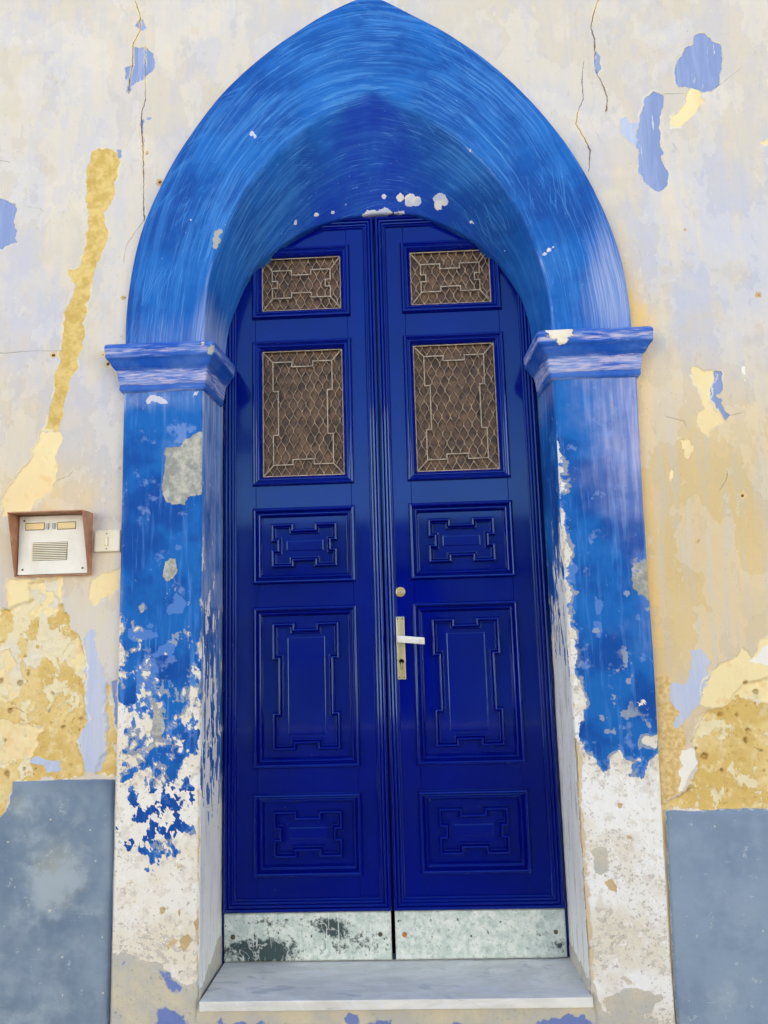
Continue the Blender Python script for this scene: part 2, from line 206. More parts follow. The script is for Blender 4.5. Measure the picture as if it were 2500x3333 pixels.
def spots(Pv, L, noise=0):
    o = np.full(len(Pv), -.05)
    for q in L:
        c = np.array(q[:3]); d = q[3] - np.linalg.norm(Pv - c, axis=1) * 1.0
        o = np.maximum(o, d)
    return o
def blob(X, Z, x, z, sx, sz, a=1.0): return a * np.exp(-((X - x) / sx) ** 2 - ((Z - z) / sz) ** 2)

# ---- node shorthand
class M:
    def __init__(s, name, rough=.8, spec=.3):
        s.m = bpy.data.materials.new(name); s.m.use_nodes = True; s.t = s.m.node_tree; s.b = s.t.nodes['Principled BSDF']
        s.b.inputs['Roughness'].default_value = rough; s.b.inputs['Specular IOR Level'].default_value = spec
        g = s.t.nodes.new('ShaderNodeNewGeometry'); s.pos = g.outputs['Position']
    def ln(s, v, sock):
        if hasattr(v, 'links') or isinstance(v, bpy.types.NodeSocket): s.t.links.new(v, sock)
        else: sock.default_value = v
    def attr(s, n, vec=False):
        a = s.t.nodes.new('ShaderNodeAttribute'); a.attribute_name = n; return a.outputs['Vector' if vec else 'Fac']
    def mth(s, op, a, b=0.0, c=None):
        n = s.t.nodes.new('ShaderNodeMath'); n.operation = op; s.ln(a, n.inputs[0]); s.ln(b, n.inputs[1])
        if c is not None: s.ln(c, n.inputs[2])
        return n.outputs[0]
    def add(s, a, b): return s.mth('ADD', a, b)
    def mul(s, a, b): return s.mth('MULTIPLY', a, b)
    def sub(s, a, b): return s.mth('SUBTRACT', a, b)
    def sc(s, vec, k):
        n = s.t.nodes.new('ShaderNodeVectorMath'); n.operation = 'MULTIPLY'; s.ln(vec, n.inputs[0]); n.inputs[1].default_value = k; return n.outputs[0]
    def noise(s, scale, detail=4, rough=.55, vec=None, dist=0.0, k=None):
        n = s.t.nodes.new('ShaderNodeTexNoise'); v = vec if vec is not None else s.pos
        if k: v = s.sc(v, k)
        s.ln(v, n.inputs['Vector']); n.inputs['Scale'].default_value = scale; n.inputs['Detail'].default_value = min(detail, 4 if scale < 40 else 3)
        n.inputs['Roughness'].default_value = rough; n.inputs['Distortion'].default_value = dist; return n.outputs['Fac']
    def voro(s, scale, vec=None, feat='F1', k=None):
        n = s.t.nodes.new('ShaderNodeTexVoronoi'); n.feature = feat; v = vec if vec is not None else s.pos
        if k: v = s.sc(v, k)
        s.ln(v, n.inputs['Vector']); n.inputs['Scale'].default_value = scale; return n.outputs['Distance']
    def st(s, v, lo, hi):            # smooth step
        n = s.t.nodes.new('ShaderNodeMapRange'); n.interpolation_type = 'SMOOTHSTEP'; s.ln(v, n.inputs['Value'])
        n.inputs['From Min'].default_value = lo; n.inputs['From Max'].default_value = hi; return n.outputs['Result']
    def mix(s, f, a, b, mode='MIX'):
        n = s.t.nodes.new('ShaderNodeMix'); n.data_type = 'RGBA'; n.blend_type = mode
        s.ln(f, n.inputs['Factor']); s.ln(a, n.inputs['A'] if False else n.inputs[6]); s.ln(b, n.inputs[7]); return n.outputs[2]
    def rag(s):                           # coarse and fine noise for torn paint edges
        return s.add(s.mul(s.attr('nec'), .62), s.mul(s.noise(85, 3, .65), .38))
    def edge(s, sd, nz, amp, w=.0012):   # ragged threshold of a distance field
        return s.st(s.add(sd, s.mul(s.sub(nz, .5), amp * 1.7)), -w, w)
    def bump(s, h, dist=.002, strength=1.0, prev=None):
        n = s.t.nodes.new('ShaderNodeBump'); n.inputs['Distance'].default_value = dist; n.inputs['Strength'].default_value = strength
        s.ln(h, n.inputs['Height'])
        if prev is not None: s.ln(prev, n.inputs['Normal'])
        return n.outputs[0]
    def out(s, col=None, rough=None, normal=None, **kw):
        if col is not None: s.ln(col, s.b.inputs['Base Color'])
        if rough is not None: s.ln(rough, s.b.inputs['Roughness'])
        if normal is not None: s.ln(normal, s.b.inputs['Normal'])
        for k, v in kw.items(): s.ln(v, s.b.inputs[k])
        return s.m

# ------------------------------------------------------------------ materials
def mat_wall():
    g = M('weathered_limewash', .88, .2)
    n_big = g.attr('nbg'); n_mid = g.attr('nmd'); n_fine = g.noise(60, 4, .6); n_edge = g.rag()
    st1 = g.attr('ns1'); st2 = g.noise(1.0, 5, .6, k=(30, 1, 3.0), dist=.6)
    c = g.mix(g.mul(g.st(g.add(g.mul(st1, .55), g.mul(n_mid, .45)), .40, .66), .8), srgb(218, 208, 190), srgb(202, 199, 203))
    c = g.mix(g.mul(g.st(n_mid, .45, .7), .6), c, srgb(230, 220, 202))
    c = g.mix(g.mul(g.st(st2, .5, .72), .35), c, srgb(200, 200, 208))
    c = g.mix(g.mul(g.attr('lav'), g.st(st1, .3, .62)), c, srgb(194, 200, 220))
    w = g.attr('warm')
    wf = g.st(g.add(w, g.mul(g.sub(g.add(g.mul(n_mid, .5), g.mul(n_big, .5)), .5), 1.5)), .05, 1.1)
    c = g.mix(wf, c, srgb(228, 202, 148))
    c = g.mix(g.mul(g.st(g.add(w, g.mul(g.sub(n_big, .5), 1.1)), .75, 1.4), .7), c, srgb(216, 190, 138))
    c = g.mix(g.mul(g.mul(wf, g.st(st2, .46, .62)), .55), c, srgb(206, 200, 190))
    o = g.attr('orng')
    c = g.mix(g.st(g.add(o, g.mul(g.sub(st1, .5), .5)), .15, .95), c, srgb(240, 203, 135))
    # thin coats of limewash lifting in flakes
    fl1 = g.st(g.add(g.attr('nf1'), g.mul(n_edge, .12)), .575, .59); fl2 = g.st(g.add(g.attr('nf2'), g.mul(n_edge, .12)), .645, .66)
    c = g.mix(g.mul(fl1, .42), c, g.mix(.5, srgb(240, 234, 222), c)); c = g.mix(g.mul(fl2, .3), c, g.mix(wf, srgb(200, 200, 212), srgb(212, 192, 150)))
    c = g.mix(g.mul(g.st(g.noise(3.1, 6, .65), .56, .66), .35), c, srgb(214, 200, 172))
    # dirt specks and trowel scratches
    c = g.mix(g.mul(g.st(g.noise(110, 3, .5), .69, .76), .55), c, srgb(178, 158, 122))
    c = g.mix(g.mul(g.st(g.noise(1, 5, .6, k=(90, 1, 30), dist=1.2), .64, .74), .3), c, srgb(244, 240, 230))
    scr = g.st(g.noise(1, 4, .6, k=(50, 1, 9), dist=1.5), .66, .74)
    c = g.mix(g.mul(scr, .35), c, srgb(185, 172, 148))
    # hairline crazing
    hz = g.attr('hair'); hw = g.attr('hairw')
    hl = g.mul(g.st(g.mth('ABSOLUTE', g.add(hz, g.mul(g.sub(n_edge, .5), .016))), .0016, .0004), g.mul(hw, g.st(g.noise(9, 3, .5), .35, .55)))
    layers = []
    def layer(c, sd, col, amp=.012, w=.0009):
        m = g.edge(sd, n_edge, amp, w); return g.mix(m, c, col), m
    stn = g.mix(g.st(n_mid, .35, .65), srgb(222, 189, 112), srgb(235, 208, 142))
    stn = g.mix(g.mul(g.st(g.noise(24, 5, .65), .50, .66), .7), stn, srgb(240, 220, 168))
    stn = g.mix(g.mul(g.st(g.noise(34, 4, .7), .60, .66), .6), stn, srgb(176, 134, 66))
    stn = g.mix(g.mul(g.st(g.noise(90, 4, .6), .6, .72), .45), stn, srgb(182, 142, 72))
    flake = g.st(g.add(g.noise(16, 6, .62, k=(1, 1, .7)), g.attr('flk')), .56, .575)
    c, m_sand = layer(c, g.attr('snd'), g.mix(g.st(n_fine, .35, .65), srgb(214, 178, 112), srgb(234, 208, 150)), .02, .004)
    c, m_chn = layer(c, g.add(g.attr('chn'), g.mul(g.sub(g.noise(60, 3, .7), .5), .012)), g.mix(g.st(g.noise(30, 6, .65), .35, .65), srgb(210, 177, 98), srgb(231, 203, 130)), .016)
    c, m_sto = layer(c, g.attr('sto'), stn, .030, .0026)
    crm = g.mix(g.st(n_mid, .35, .65), srgb(248, 230, 176), srgb(246, 222, 170))
    crm = g.mix(g.mul(g.st(g.noise(25, 5, .6), .55, .7), .6), crm, srgb(240, 204, 142))
    c, m_crm = layer(c, g.attr('crm'), crm, .014)
    fl = g.mul(m_sto, flake)
    c = g.mix(fl, c, g.mix(g.st(n_big, .4, .6), srgb(240, 226, 184), srgb(232, 224, 206)))
    lil = g.mix(g.st(st2, .4, .66), srgb(140, 158, 202), srgb(156, 172, 212))
    lil = g.mix(g.mul(g.st(g.noise(1, 4, .6, k=(60, 1, 9)), .64, .7), .8), lil, srgb(222, 222, 232))
    c, m_lil = layer(c, g.attr('lil'), lil, .010)
    c, m_pal = layer(c, g.attr('pal'), g.mix(g.st(st2, .35, .65), srgb(204, 208, 222), srgb(188, 200, 226)), .018)
    c, m_wht = layer(c, g.attr('wht'), srgb(246, 242, 230), .016)
    # rim of old lime round the peeled places
    for a_, am in (('chn', .016), ('lil', .010), ('crm', .014), ('sto', .022)):
        rim = g.mul(g.st(g.add(g.attr(a_), g.mul(g.sub(n_edge, .5), am * 1.7)), -.009, -.002), g.st(g.noise(13, 4, .6), .50, .56))
        rim = g.mul(rim, g.sub(1, g.edge(g.attr(a_), n_edge, am)))
        c = g.mix(g.mul(rim, .45 if a_ == 'lil' else .8), c, g.mix(g.st(n_big, .42, .58), srgb(248, 240, 216), srgb(238, 222, 182)))
    hol = g.attr('hol')
    c = g.mix(g.mul(g.edge(g.add(hol, .004), n_edge, .035, .003), .85), c, g.mix(g.st(n_mid, .45, .55), srgb(234, 208, 146), srgb(206, 168, 104)))
    c = g.mix(g.edge(hol, n_edge, .012), c, srgb(104, 74, 42))
    pit = g.edge(g.attr('pit'), n_edge, .016, .003)
    c = g.mix(g.mul(pit, .5), c, srgb(160, 120, 58))
    c = g.mix(g.mul(hl, .7), c, srgb(150, 132, 100))
    ck = g.mth('ABSOLUTE', g.add(g.attr('crk'), g.mul(g.sub(g.noise(70, 4, .6), .5), .012)))
    ckm = g.mul(g.st(g.sub(ck, g.mul(g.sub(g.noise(11, 3, .5), .45), .006)), .0018, .0006), g.attr('crkw'))
    c = g.mix(g.mul(g.mul(g.st(ck, .008, .003), g.attr('crkw')), g.mul(g.st(n_mid, .5, .6), .7)), c, srgb(240, 218, 164))
    c = g.mix(g.mul(ckm, .85), c, srgb(104, 78, 56))
    # relief
    h = g.add(g.mul(n_mid, .9), g.add(g.mul(fl1, .22), g.mul(fl2, -.22)))
    h = g.add(h, g.mul(g.noise(30, 4, .65), .9)); h = g.add(h, g.mul(st2, .5))
    h = g.sub(h, g.mul(m_lil, .65)); h = g.sub(h, g.mul(m_crm, .6)); h = g.sub(h, g.mul(m_sto, g.sub(1.3, g.mul(fl, .8))))
    h = g.add(h, g.mul(g.mth('MAXIMUM', m_sto, m_chn), g.mul(g.noise(46, 5, .7), 1.7))); h = g.sub(h, g.mul(m_chn, .5))
    h = g.sub(h, g.mul(ckm, 1.5)); h = g.sub(h, g.mul(pit, 2.0)); h = g.sub(h, g.mul(hl, .7)); h = g.add(h, g.mul(m_pal, .3))
    return g.out(c, None, g.bump(h, .0022, .9))

def blue_paint(g, streak, streak2, n_mid, n_edge):
    c = g.mix(g.st(n_mid, .35, .68), srgb(10, 76, 160), srgb(22, 104, 186))
    c = g.mix(g.mul(g.st(streak, .52, .74), .65), c, srgb(84, 146, 220))
    c = g.mix(g.mul(g.st(streak2, .56, .8), .5), c, srgb(64, 128, 212))
    return c
def mat_arch():
    g = M('brushed_blue_limewash', .75, .3)
    uv = g.attr('suv', True)
    n_mid = g.attr('nmd'); n_edge = g.rag()
    s1 = g.noise(1, 5, .62, vec=g.sc(uv, (3.2, 115, 1)), dist=.6)
    s2 = g.noise(1, 5, .62, vec=g.sc(uv, (6.0, 260, 1)), dist=.5)
    uv2 = g.t.nodes.new('ShaderNodeVectorRotate'); uv2.rotation_type = 'Z_AXIS'; g.ln(uv, uv2.inputs['Vector']); uv2.inputs['Angle'].default_value = .45
    s3 = g.noise(1, 4, .6, vec=g.sc(uv2.outputs[0], (5, 110, 1)), dist=.8)
    where = g.attr('nw1'); where2 = g.attr('nw2')
    c = g.mix(g.st(n_mid, .33, .68), srgb(6, 76, 160), srgb(14, 98, 184))
    dp = g.attr('soffit_shade')
    c = g.mix(g.st(g.add(dp, g.mul(g.sub(n_mid, .5), .6)), .1, 1.35), c, srgb(0, 54, 168))  # shade of the soffit mixed into the blue as a darker colour
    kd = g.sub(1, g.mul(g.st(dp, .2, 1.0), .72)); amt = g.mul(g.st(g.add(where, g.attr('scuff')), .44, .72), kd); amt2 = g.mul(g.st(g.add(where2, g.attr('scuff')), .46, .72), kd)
    c = g.mix(g.mul(amt, .22), c, srgb(40, 122, 208))
    s0 = g.noise(1, 4, .6, vec=g.sc(uv, (2.0, 30, 1)), dist=1.0)
    c = g.mix(g.mul(g.st(s0, .50, .68), g.mul(kd, .45)), c, srgb(58, 134, 214))
    c = g.mix(g.mul(g.st(s1, .47, .66), g.mul(amt, .55)), c, srgb(80, 150, 220))
    c = g.mix(g.mul(g.st(s2, .54, .64), g.mul(amt2, .45)), c, srgb(104, 164, 226))
    c = g.mix(g.mul(g.st(s3, .54, .64), g.mul(g.sub(1, amt), g.mul(amt2, .6))), c, srgb(70, 144, 220))
    c = g.mix(g.mul(g.st(g.noise(1, 5, .65, vec=g.sc(uv, (3.0, 120, 1)), dist=1.2), .62, .66), .4), c, srgb(96, 160, 226))
    pl = g.attr('pale')
    c = g.mix(g.mul(g.st(g.add(pl, g.mul(g.sub(s1, .5), .9)), .25, 1.0), .85), c, g.mix(g.st(s2, .35, .65), srgb(112, 150, 212), srgb(180, 188, 220)))
    rim = g.mul(g.st(g.mth('ABSOLUTE', g.add(g.attr('arr'), g.mul(g.sub(n_mid, .5), .012))), .006, .001), g.attr('rimw'))
    c = g.mix(g.mul(g.mul(rim, g.st(g.add(g.noise(6, 4, .6), g.mul(pl, .4)), .45, .65)), .75), c, srgb(166, 190, 232))
    c = g.mix(g.mul(g.st(g.noise(150, 2, .5), .74, .78), .7), c, srgb(170, 196, 230))
    m_g = g.edge(g.attr('gry'), n_edge, .012); c = g.mix(m_g, c, srgb(176, 176, 168))
    m_c = g.edge(g.attr('chip'), n_edge, .024); c = g.mix(m_c, c, g.mix(g.st(n_edge, .4, .6), srgb(236, 232, 226), srgb(200, 208, 226)))
    h = g.add(g.mul(s1, .8), g.mul(s2, .45)); h = g.sub(h, g.mul(m_c, .7)); h = g.sub(h, g.mul(m_g, .8))
    return g.out(c, None, g.bump(h, .0022, .9))
def mat_pilaster(side):
    L = side < 0
    g = M('peeling_blue_limewash_' + ('worn' if L else 'faded'), .82, .25)
    n_mid = g.attr('nmd'); n_edge = g.rag(); n_fine = g.noise(90, 4, .65)
    s1 = g.noise(1, 5, .6, k=(55, 55, 4), dist=.3); s2 = g.noise(1, 5, .6, k=(140, 140, 9))
    c = blue_paint(g, s1, s2, n_mid, n_edge)
    pl = g.attr('pale')
    pm = g.st(g.add(pl, g.mul(g.sub(g.noise(5, 6, .62), .5), 1.0)), .22, .95)
    c = g.mix(g.mul(pm, .9), c, g.mix(g.st(s1, .35, .65), srgb(104, 144, 208) if L else srgb(126, 148, 208), srgb(172, 188, 222) if L else srgb(182, 184, 218)))
    c = g.mix(g.mul(g.st(g.noise(14, 6, .65), .6, .68), .45), c, srgb(140, 168, 222))
    m_s = g.edge(g.attr('sky'), n_edge, .02); c = g.mix(g.mul(m_s, .85), c, srgb(88, 134, 206))
    m_g = g.edge(g.attr('gry'), n_edge, .012)
    gr = g.mix(g.st(g.noise(35, 6, .65), .38, .66), srgb(150, 152, 146), srgb(198, 196, 182)); c = g.mix(m_g, c, gr)
    # bare lime underneath
    lime = g.mix(g.st(n_mid, .35, .65), srgb(245, 241, 230) if L else srgb(246, 245, 240), srgb(239, 230, 210) if L else srgb(233, 226, 208))
    lime = g.mix(g.mul(g.st(g.noise(26, 6, .7), .54, .62), .55), lime, srgb(220, 211, 196))
    lime = g.mix(g.mul(g.st(g.add(g.noise(48, 5, .7), g.mul(g.sub(n_mid, .5), .35)), .59, .64), .6), lime, srgb(194, 185, 172))
    lime = g.mix(g.mul(g.st(g.add(g.noise(95, 4, .65), g.mul(g.sub(g.noise(5, 3, .5), .5), .5)), .62, .68), .6), lime, srgb(168, 158, 148))
    lime = g.mix(g.mul(g.st(g.noise(33, 6, .7), .60, .64), .8), lime, srgb(252, 250, 244))
    lime = g.mix(g.mul(g.st(g.noise(17, 6, .65), .64, .69), .8), lime, srgb(214, 184, 128) if L else srgb(204, 190, 164))
    rv = g.attr('rev')
    lw = g.mix(g.mul(g.st(g.noise(1, 6, .65, k=(60, 60, 5)), .5, .68), .7), srgb(248, 246, 238), srgb(214, 216, 218) if L else srgb(190, 184, 166))
    lime = g.mix(rv, lime, lw)
    halo = g.mul(g.edge(g.add(g.attr('bare'), .011), n_edge, .05, .002), g.st(n_mid, .40, .52))
    c = g.mix(g.mul(halo, .8), c, g.mix(g.st(g.attr('nec'), .44, .56), srgb(96, 138, 204), srgb(160, 168, 178)))
    m_b = g.edge(g.attr('bare'), n_edge, .03); c = g.mix(m_b, c, lime)
    # sandy line where the arris is worn through
    m_e = g.edge(g.attr('arrs'), n_edge, .02); c = g.mix(g.mul(m_e, .85), c, srgb(224, 200, 158))
    m_w = g.edge(g.attr('wht'), n_edge, .02); c = g.mix(g.mul(m_w, .8), c, srgb(226, 222, 228))
    base = g.mix(g.st(g.noise(9, 6, .6), .35, .65), srgb(196, 194, 184), srgb(216, 206, 180))
    base = g.mix(g.mul(g.st(n_fine, .6, .7), .5), base, srgb(166, 160, 148))
    m_ba = g.edge(g.attr('base'), n_edge, .024); c = g.mix(m_ba, c, base)
    m_st = g.edge(g.attr('stain'), n_edge, .03, .004); c = g.mix(g.mul(m_st, .85), c, srgb(92, 122, 196))
    m_pl = g.edge(g.attr('plug'), n_edge, .012); c = g.mix(g.mul(m_pl, .9), c, srgb(206, 176, 122))
    pits = g.mul(m_b, g.st(g.noise(75, 4, .6), .66, .72)); c = g.mix(g.mul(pits, .5), c, srgb(150, 132, 104))
    h = g.add(g.mul(s1, .5), g.mul(n_mid, .9)); h = g.sub(h, g.mul(m_b, .55)); h = g.add(h, g.mul(m_b, g.mul(g.noise(38, 6, .7), 2.2)))
    h = g.sub(h, g.mul(m_g, .8)); h = g.sub(h, g.mul(m_pl, .8)); h = g.add(h, g.mul(m_ba, .5)); h = g.sub(h, g.mul(pits, 1.0)); h = g.add(h, g.mul(n_fine, .2))
    return g.out(c, None, g.bump(h, .0022, .9))
def mat_capital():
    g = M('streaky_blue_limewash', .8, .25)
    n_mid = g.noise(7, 5, .6); n_edge = g.noise(60, 5, .6)
    s1 = g.noise(1, 5, .62, k=(7, 7, 85), dist=.4); s2 = g.noise(1, 5, .6, k=(16, 16, 160))
    c = g.mix(g.st(n_mid, .38, .64), srgb(20, 84, 186), srgb(66, 112, 196))
    pl = g.attr('pale')
    c = g.mix(g.st(g.add(g.mul(s1, 1.0), pl), .52, .78), c, srgb(136, 158, 214))
    c = g.mix(g.mul(g.st(g.add(s2, pl), .62, .85), .8), c, srgb(208, 200, 220))
    m_c = g.edge(g.attr('chip'), n_edge, .022); c = g.mix(m_c, c, g.mix(g.st(n_mid, .4, .6), srgb(246, 238, 218), srgb(232, 218, 186)))
    m_g = g.edge(g.attr('gry'), n_edge, .014); c = g.mix(m_g, c, srgb(178, 180, 168))
    h = g.add(g.mul(s1, .6), g.mul(g.noise(18, 5, .6), 1.1)); h = g.sub(h, g.mul(m_c, 1.0))
    return g.out(c, None, g.bump(h, .0022, .9))
def mat_dado(side):
    L = side < 0
    g = M('slate_blue_render_' + ('blotched' if L else 'smooth'), .8, .3)
    n1 = g.noise(2.6, 6, .62); n2 = g.noise(11, 6, .62); n3 = g.noise(55, 5, .6)
    c = g.mix(g.st(n1, .36, .64), srgb(112, 132, 154) if L else srgb(128, 148, 172), srgb(140, 158, 176) if L else srgb(144, 163, 184))
    c = g.mix(g.mul(g.st(n2, .46, .70), .42), c, srgb(164, 176, 188) if L else srgb(156, 172, 192))
    c = g.mix(g.mul(g.st(g.noise(6, 7, .7), .50, .68), .3), c, srgb(92, 110, 136) if L else srgb(112, 132, 160))
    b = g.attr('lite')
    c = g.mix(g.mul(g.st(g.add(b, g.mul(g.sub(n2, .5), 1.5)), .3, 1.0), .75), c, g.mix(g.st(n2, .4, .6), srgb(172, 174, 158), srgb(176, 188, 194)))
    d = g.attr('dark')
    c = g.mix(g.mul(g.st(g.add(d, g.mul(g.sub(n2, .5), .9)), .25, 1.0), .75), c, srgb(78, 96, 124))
    c = g.mix(g.mul(g.st(g.noise(30, 5, .65), .64, .7), .6), c, srgb(186, 196, 202))
    c = g.mix(g.mul(g.st(g.noise(38, 3, .5), .735, .75), .9), c, srgb(212, 210, 190))
    c = g.mix(g.mul(g.st(g.noise(1, 5, .6, k=(3, 1, 40), dist=2.0), .69, .71), .35), c, srgb(190, 198, 208))
    c = g.mix(g.mul(g.st(g.noise(1, 4, .6, k=(42, 1, 2), dist=.7), .70, .72), .3), c, srgb(196, 200, 204))
    c = g.mix(g.edge(g.attr('rim'), n3, .008), c, g.mix(g.st(n2, .4, .6), srgb(206, 206, 200), srgb(170, 172, 170)))
    h = g.add(g.mul(n2, .9), g.mul(n3, .35)); h = g.add(h, g.mul(g.noise(24, 5, .6), .5))
    return g.out(c, g.add(.62, g.mul(n2, .3)), g.bump(h, .0018, .8))
def mat_door():
    g = M('glossy_ultramarine_enamel', .1, .5)
    n = g.noise(3, 4, .6); gr = g.noise(1, 5, .6, k=(70, 70, 2.5)); runs = g.noise(1, 3, .5, k=(22, 22, 7))
    c = g.mix(g.st(n, .3, .7), srgb(0, 7, 112), srgb(0, 12, 126))
    ch = g.st(g.noise(120, 2, .5), .785, .80)
    c = g.mix(g.mul(ch, .7), c, srgb(120, 150, 205))
    h = g.add(g.mul(gr, .5), g.mul(runs, .9)); h = g.add(h, g.mul(g.noise(160, 2, .5), .12))
    g.b.inputs['Specular Tint'].default_value = (.4, .8, 1, 1); g.b.inputs['Specular IOR Level'].default_value = .6; g.b.inputs['Coat Weight'].default_value = .15; g.b.inputs['Coat Roughness'].default_value = .03; g.b.inputs['Coat Tint'].default_value = (.9, .96, 1, 1)
    return g.out(c, g.add(.05, g.mul(g.noise(9, 4, .6), .12)), g.bump(h, .0006, .3))
def mat_simple(name, c1, c2, scale=20, rough=.6, spec=.4, bump=.3, metal=0.0, k=None, thr=(.35, .65)):
    g = M(name, rough, spec); n = g.noise(scale, 5, .6, k=k); c = g.mix(g.st(n, *thr), c1, c2)
    return g.out(c, None, g.bump(g.noise(scale * 2, 4, .6, k=k), .001, bump), Metallic=metal)
def mat_kick(side):
    L = side < 0
    g = M('mottled_grey_green_marble_' + ('scratched' if L else 'speckled'), .38, .4)
    n1 = g.noise(9, 6, .65); n2 = g.noise(30, 7, .7); n3 = g.noise(75, 6, .7)
    c = g.mix(g.st(n2, .36, .66), srgb(190, 204, 194), srgb(226, 232, 222))
    c = g.mix(g.mul(g.st(n3, .54, .66), .6), c, srgb(146, 160, 154))
    dk = g.st(g.add(g.add(g.mul(n2, .42), g.mul(n3, .38)), g.attr('dark')), .58, .72)
    c = g.mix(dk, c, srgb(60, 78, 76))
    c = g.mix(g.st(g.add(g.mul(n3, .4), g.attr('dark')), .76, .92), c, srgb(24, 34, 34))
    c = g.mix(g.mul(g.st(g.noise(45, 3, .5), .70, .72), .9), c, srgb(40, 48, 52))
    vein = g.st(g.mth('ABSOLUTE', g.sub(g.noise(5, 5, .6, dist=1.0), .5)), .012, .003)
    c = g.mix(g.mul(vein, .6), c, srgb(222, 226, 218))
    if L:
        scr = g.st(g.noise(1, 3, .5, k=(120, 1, 5), dist=.4), .62, .66)
        c = g.mix(g.mul(scr, .75), c, srgb(226, 230, 222))
    return g.out(c, None, g.bump(g.add(n2, g.mul(n3, .6)), .0007, .6))
def mat_marble():
    g = M('grey_veined_marble', .4, .4)
    w = g.noise(1, 6, .62, k=(3.2, 9, 9), dist=1.6); n = g.noise(1, 6, .65, k=(12, 30, 30), dist=.8)
    c = g.mix(g.st(w, .32, .68), srgb(220, 218, 210), srgb(244, 241, 232))
    c = g.mix(g.mul(g.st(n, .5, .72), .6), c, srgb(236, 239, 240))
    c = g.mix(g.mul(g.st(g.noise(1, 6, .65, k=(5, 16, 16), dist=2.0), .56, .70), .55), c, srgb(164, 170, 176))
    return g.out(c, g.add(.3, g.mul(n, .2)), g.bump(n, .0006, .5))

MW = mat_wall(); MA = mat_arch(); MPL = mat_pilaster(-1); MPR = mat_pilaster(1); MC = mat_capital(); MDL = mat_dado(-1); MDR = mat_dado(1)
MD = mat_door(); MKL = mat_kick(-1); MKR = mat_kick(1); MS = mat_marble()
M_pane = mat_simple('brown_frosted_glass', srgb(56, 40, 30), srgb(120, 91, 69), 30, .45, .4, .9, thr=(.3, .7))
M_wire = mat_simple('pale_wire', srgb(148, 132, 110), srgb(188, 172, 148), 60, .45, .5, .2)
M_mesh = mat_simple('tarnished_mesh', srgb(126, 106, 82), srgb(184, 162, 132), 40, .5, .4, .2)
M_core = mat_simple('rough_masonry', srgb(120, 105, 80), srgb(150, 130, 100), 8, .9, .2, .5)
M_street = mat_simple('worn_stone_paving', srgb(104, 99, 92), srgb(122, 116, 108), 1.5, .9, .2, .5)
M_hood = mat_simple('faded_brown_enamel', srgb(180, 126, 96), srgb(202, 150, 118), 30, .6, .35, .3)
M_alu = mat_simple('cream_aluminium_plate', srgb(226, 222, 208), srgb(236, 233, 222), 14, .42, .5, .15)
M_plast = mat_simple('ivory_plastic', srgb(228, 218, 190), srgb(236, 228, 204), 12, .42, .45, .1)
M_card = mat_simple('yellowed_name_card', srgb(232, 204, 140), srgb(240, 220, 168), 12, .5, .4, .1)
M_btn = mat_simple('grey_button_plastic', srgb(158, 160, 160), srgb(182, 184, 182), 20, .4, .5, .1)
M_slot = mat_simple('dark_recess', srgb(40, 34, 26), srgb(58, 50, 38), 30, .8, .2, .1)
M_screw = mat_simple('dull_screw_steel', srgb(92, 84, 68), srgb(120, 112, 92), 60, .4, .5, .2, .6)
M_rust = mat_simple('rusty_screw', srgb(164, 104, 64), srgb(190, 136, 92), 60, .6, .4, .4)
M_brass = mat_simple('dull_brass', srgb(196, 172, 112), srgb(222, 204, 150), 26, .34, .5, .2, .55)
M_plate = mat_simple('worn_brass_plate', srgb(188, 178, 130), srgb(216, 210, 176), 22, .34, .5, .2, .5, k=(1, 1, .35))
M_lever = mat_simple('pale_lever_metal', srgb(226, 222, 208), srgb(242, 240, 232), 20, .34, .5, .1, .15)

# ------------------------------------------------------------------ setting
GZ = -.30; WY = -.215; FY = -.245
n_ = 60
s_ = np.linspace(-1, 1, n_); s_ = np.sign(s_) * np.abs(s_) ** 3 * 400
sx, sy_ = np.meshgrid(s_, s_, indexing='ij')
street = mesh('street', np.stack([sx, sy_, np.full_like(sx, GZ)], -1), grid_faces(n_, n_), M_street); tag(street, kind='structure')

# unseen houses added to send sunlight into the doorway and show in its gloss
def added_opposite_house(x0, x1, zt, c1, c2, spans, label):
    y0 = -8.2
    r = empty('added_opposite_house', ((x0 + x1) / 2, y0, GZ)); tag(r, label, 'house', 'added houses across the street')
    mw = mat_simple('house_plaster', c1, c2, 3, .9, .2, .4)
    e = [x0] + [v for s in spans for v in s] + [x1]
    for i in range(0, len(e), 2): box('wall', e[i], e[i + 1], y0 - .4, y0, GZ, zt, mw, r, .01, 1)
    for i, (a, b) in enumerate(spans):
        door = i == len(spans) // 2; zl = GZ if door else .75
        box('wall', a, b, y0 - .4, y0 - .002, 1.95, zt, mw, r)
        if not door: box('wall', a, b, y0 - .4, y0 - .002, GZ, zl, mw, r)
        w = box('door' if door else 'window', a, b, y0 - .25, y0 - .2, zl, 1.95, MD if door else M_glass, r)
        box('frame', (a + b) / 2 - .03, (a + b) / 2 + .03, y0 - .2, y0 - .17, zl, 1.95, mw, w)
        if not door: box('sill', a - .05, b + .05, y0 - .2, y0 + .06, zl - .06, zl + .002, mw, w)
    box('roof', x0, x1, y0 - 4, y0 + .12, zt + .0005, zt + .1, M_tile, r, .02, 1)
M_glass = mat_simple('window_glass', srgb(40, 50, 60), srgb(60, 70, 80), 3, .1, .5, .1); M_tile = mat_simple('slate_roof', srgb(62, 66, 72), srgb(82, 86, 92), 6, .85, .2, .5)
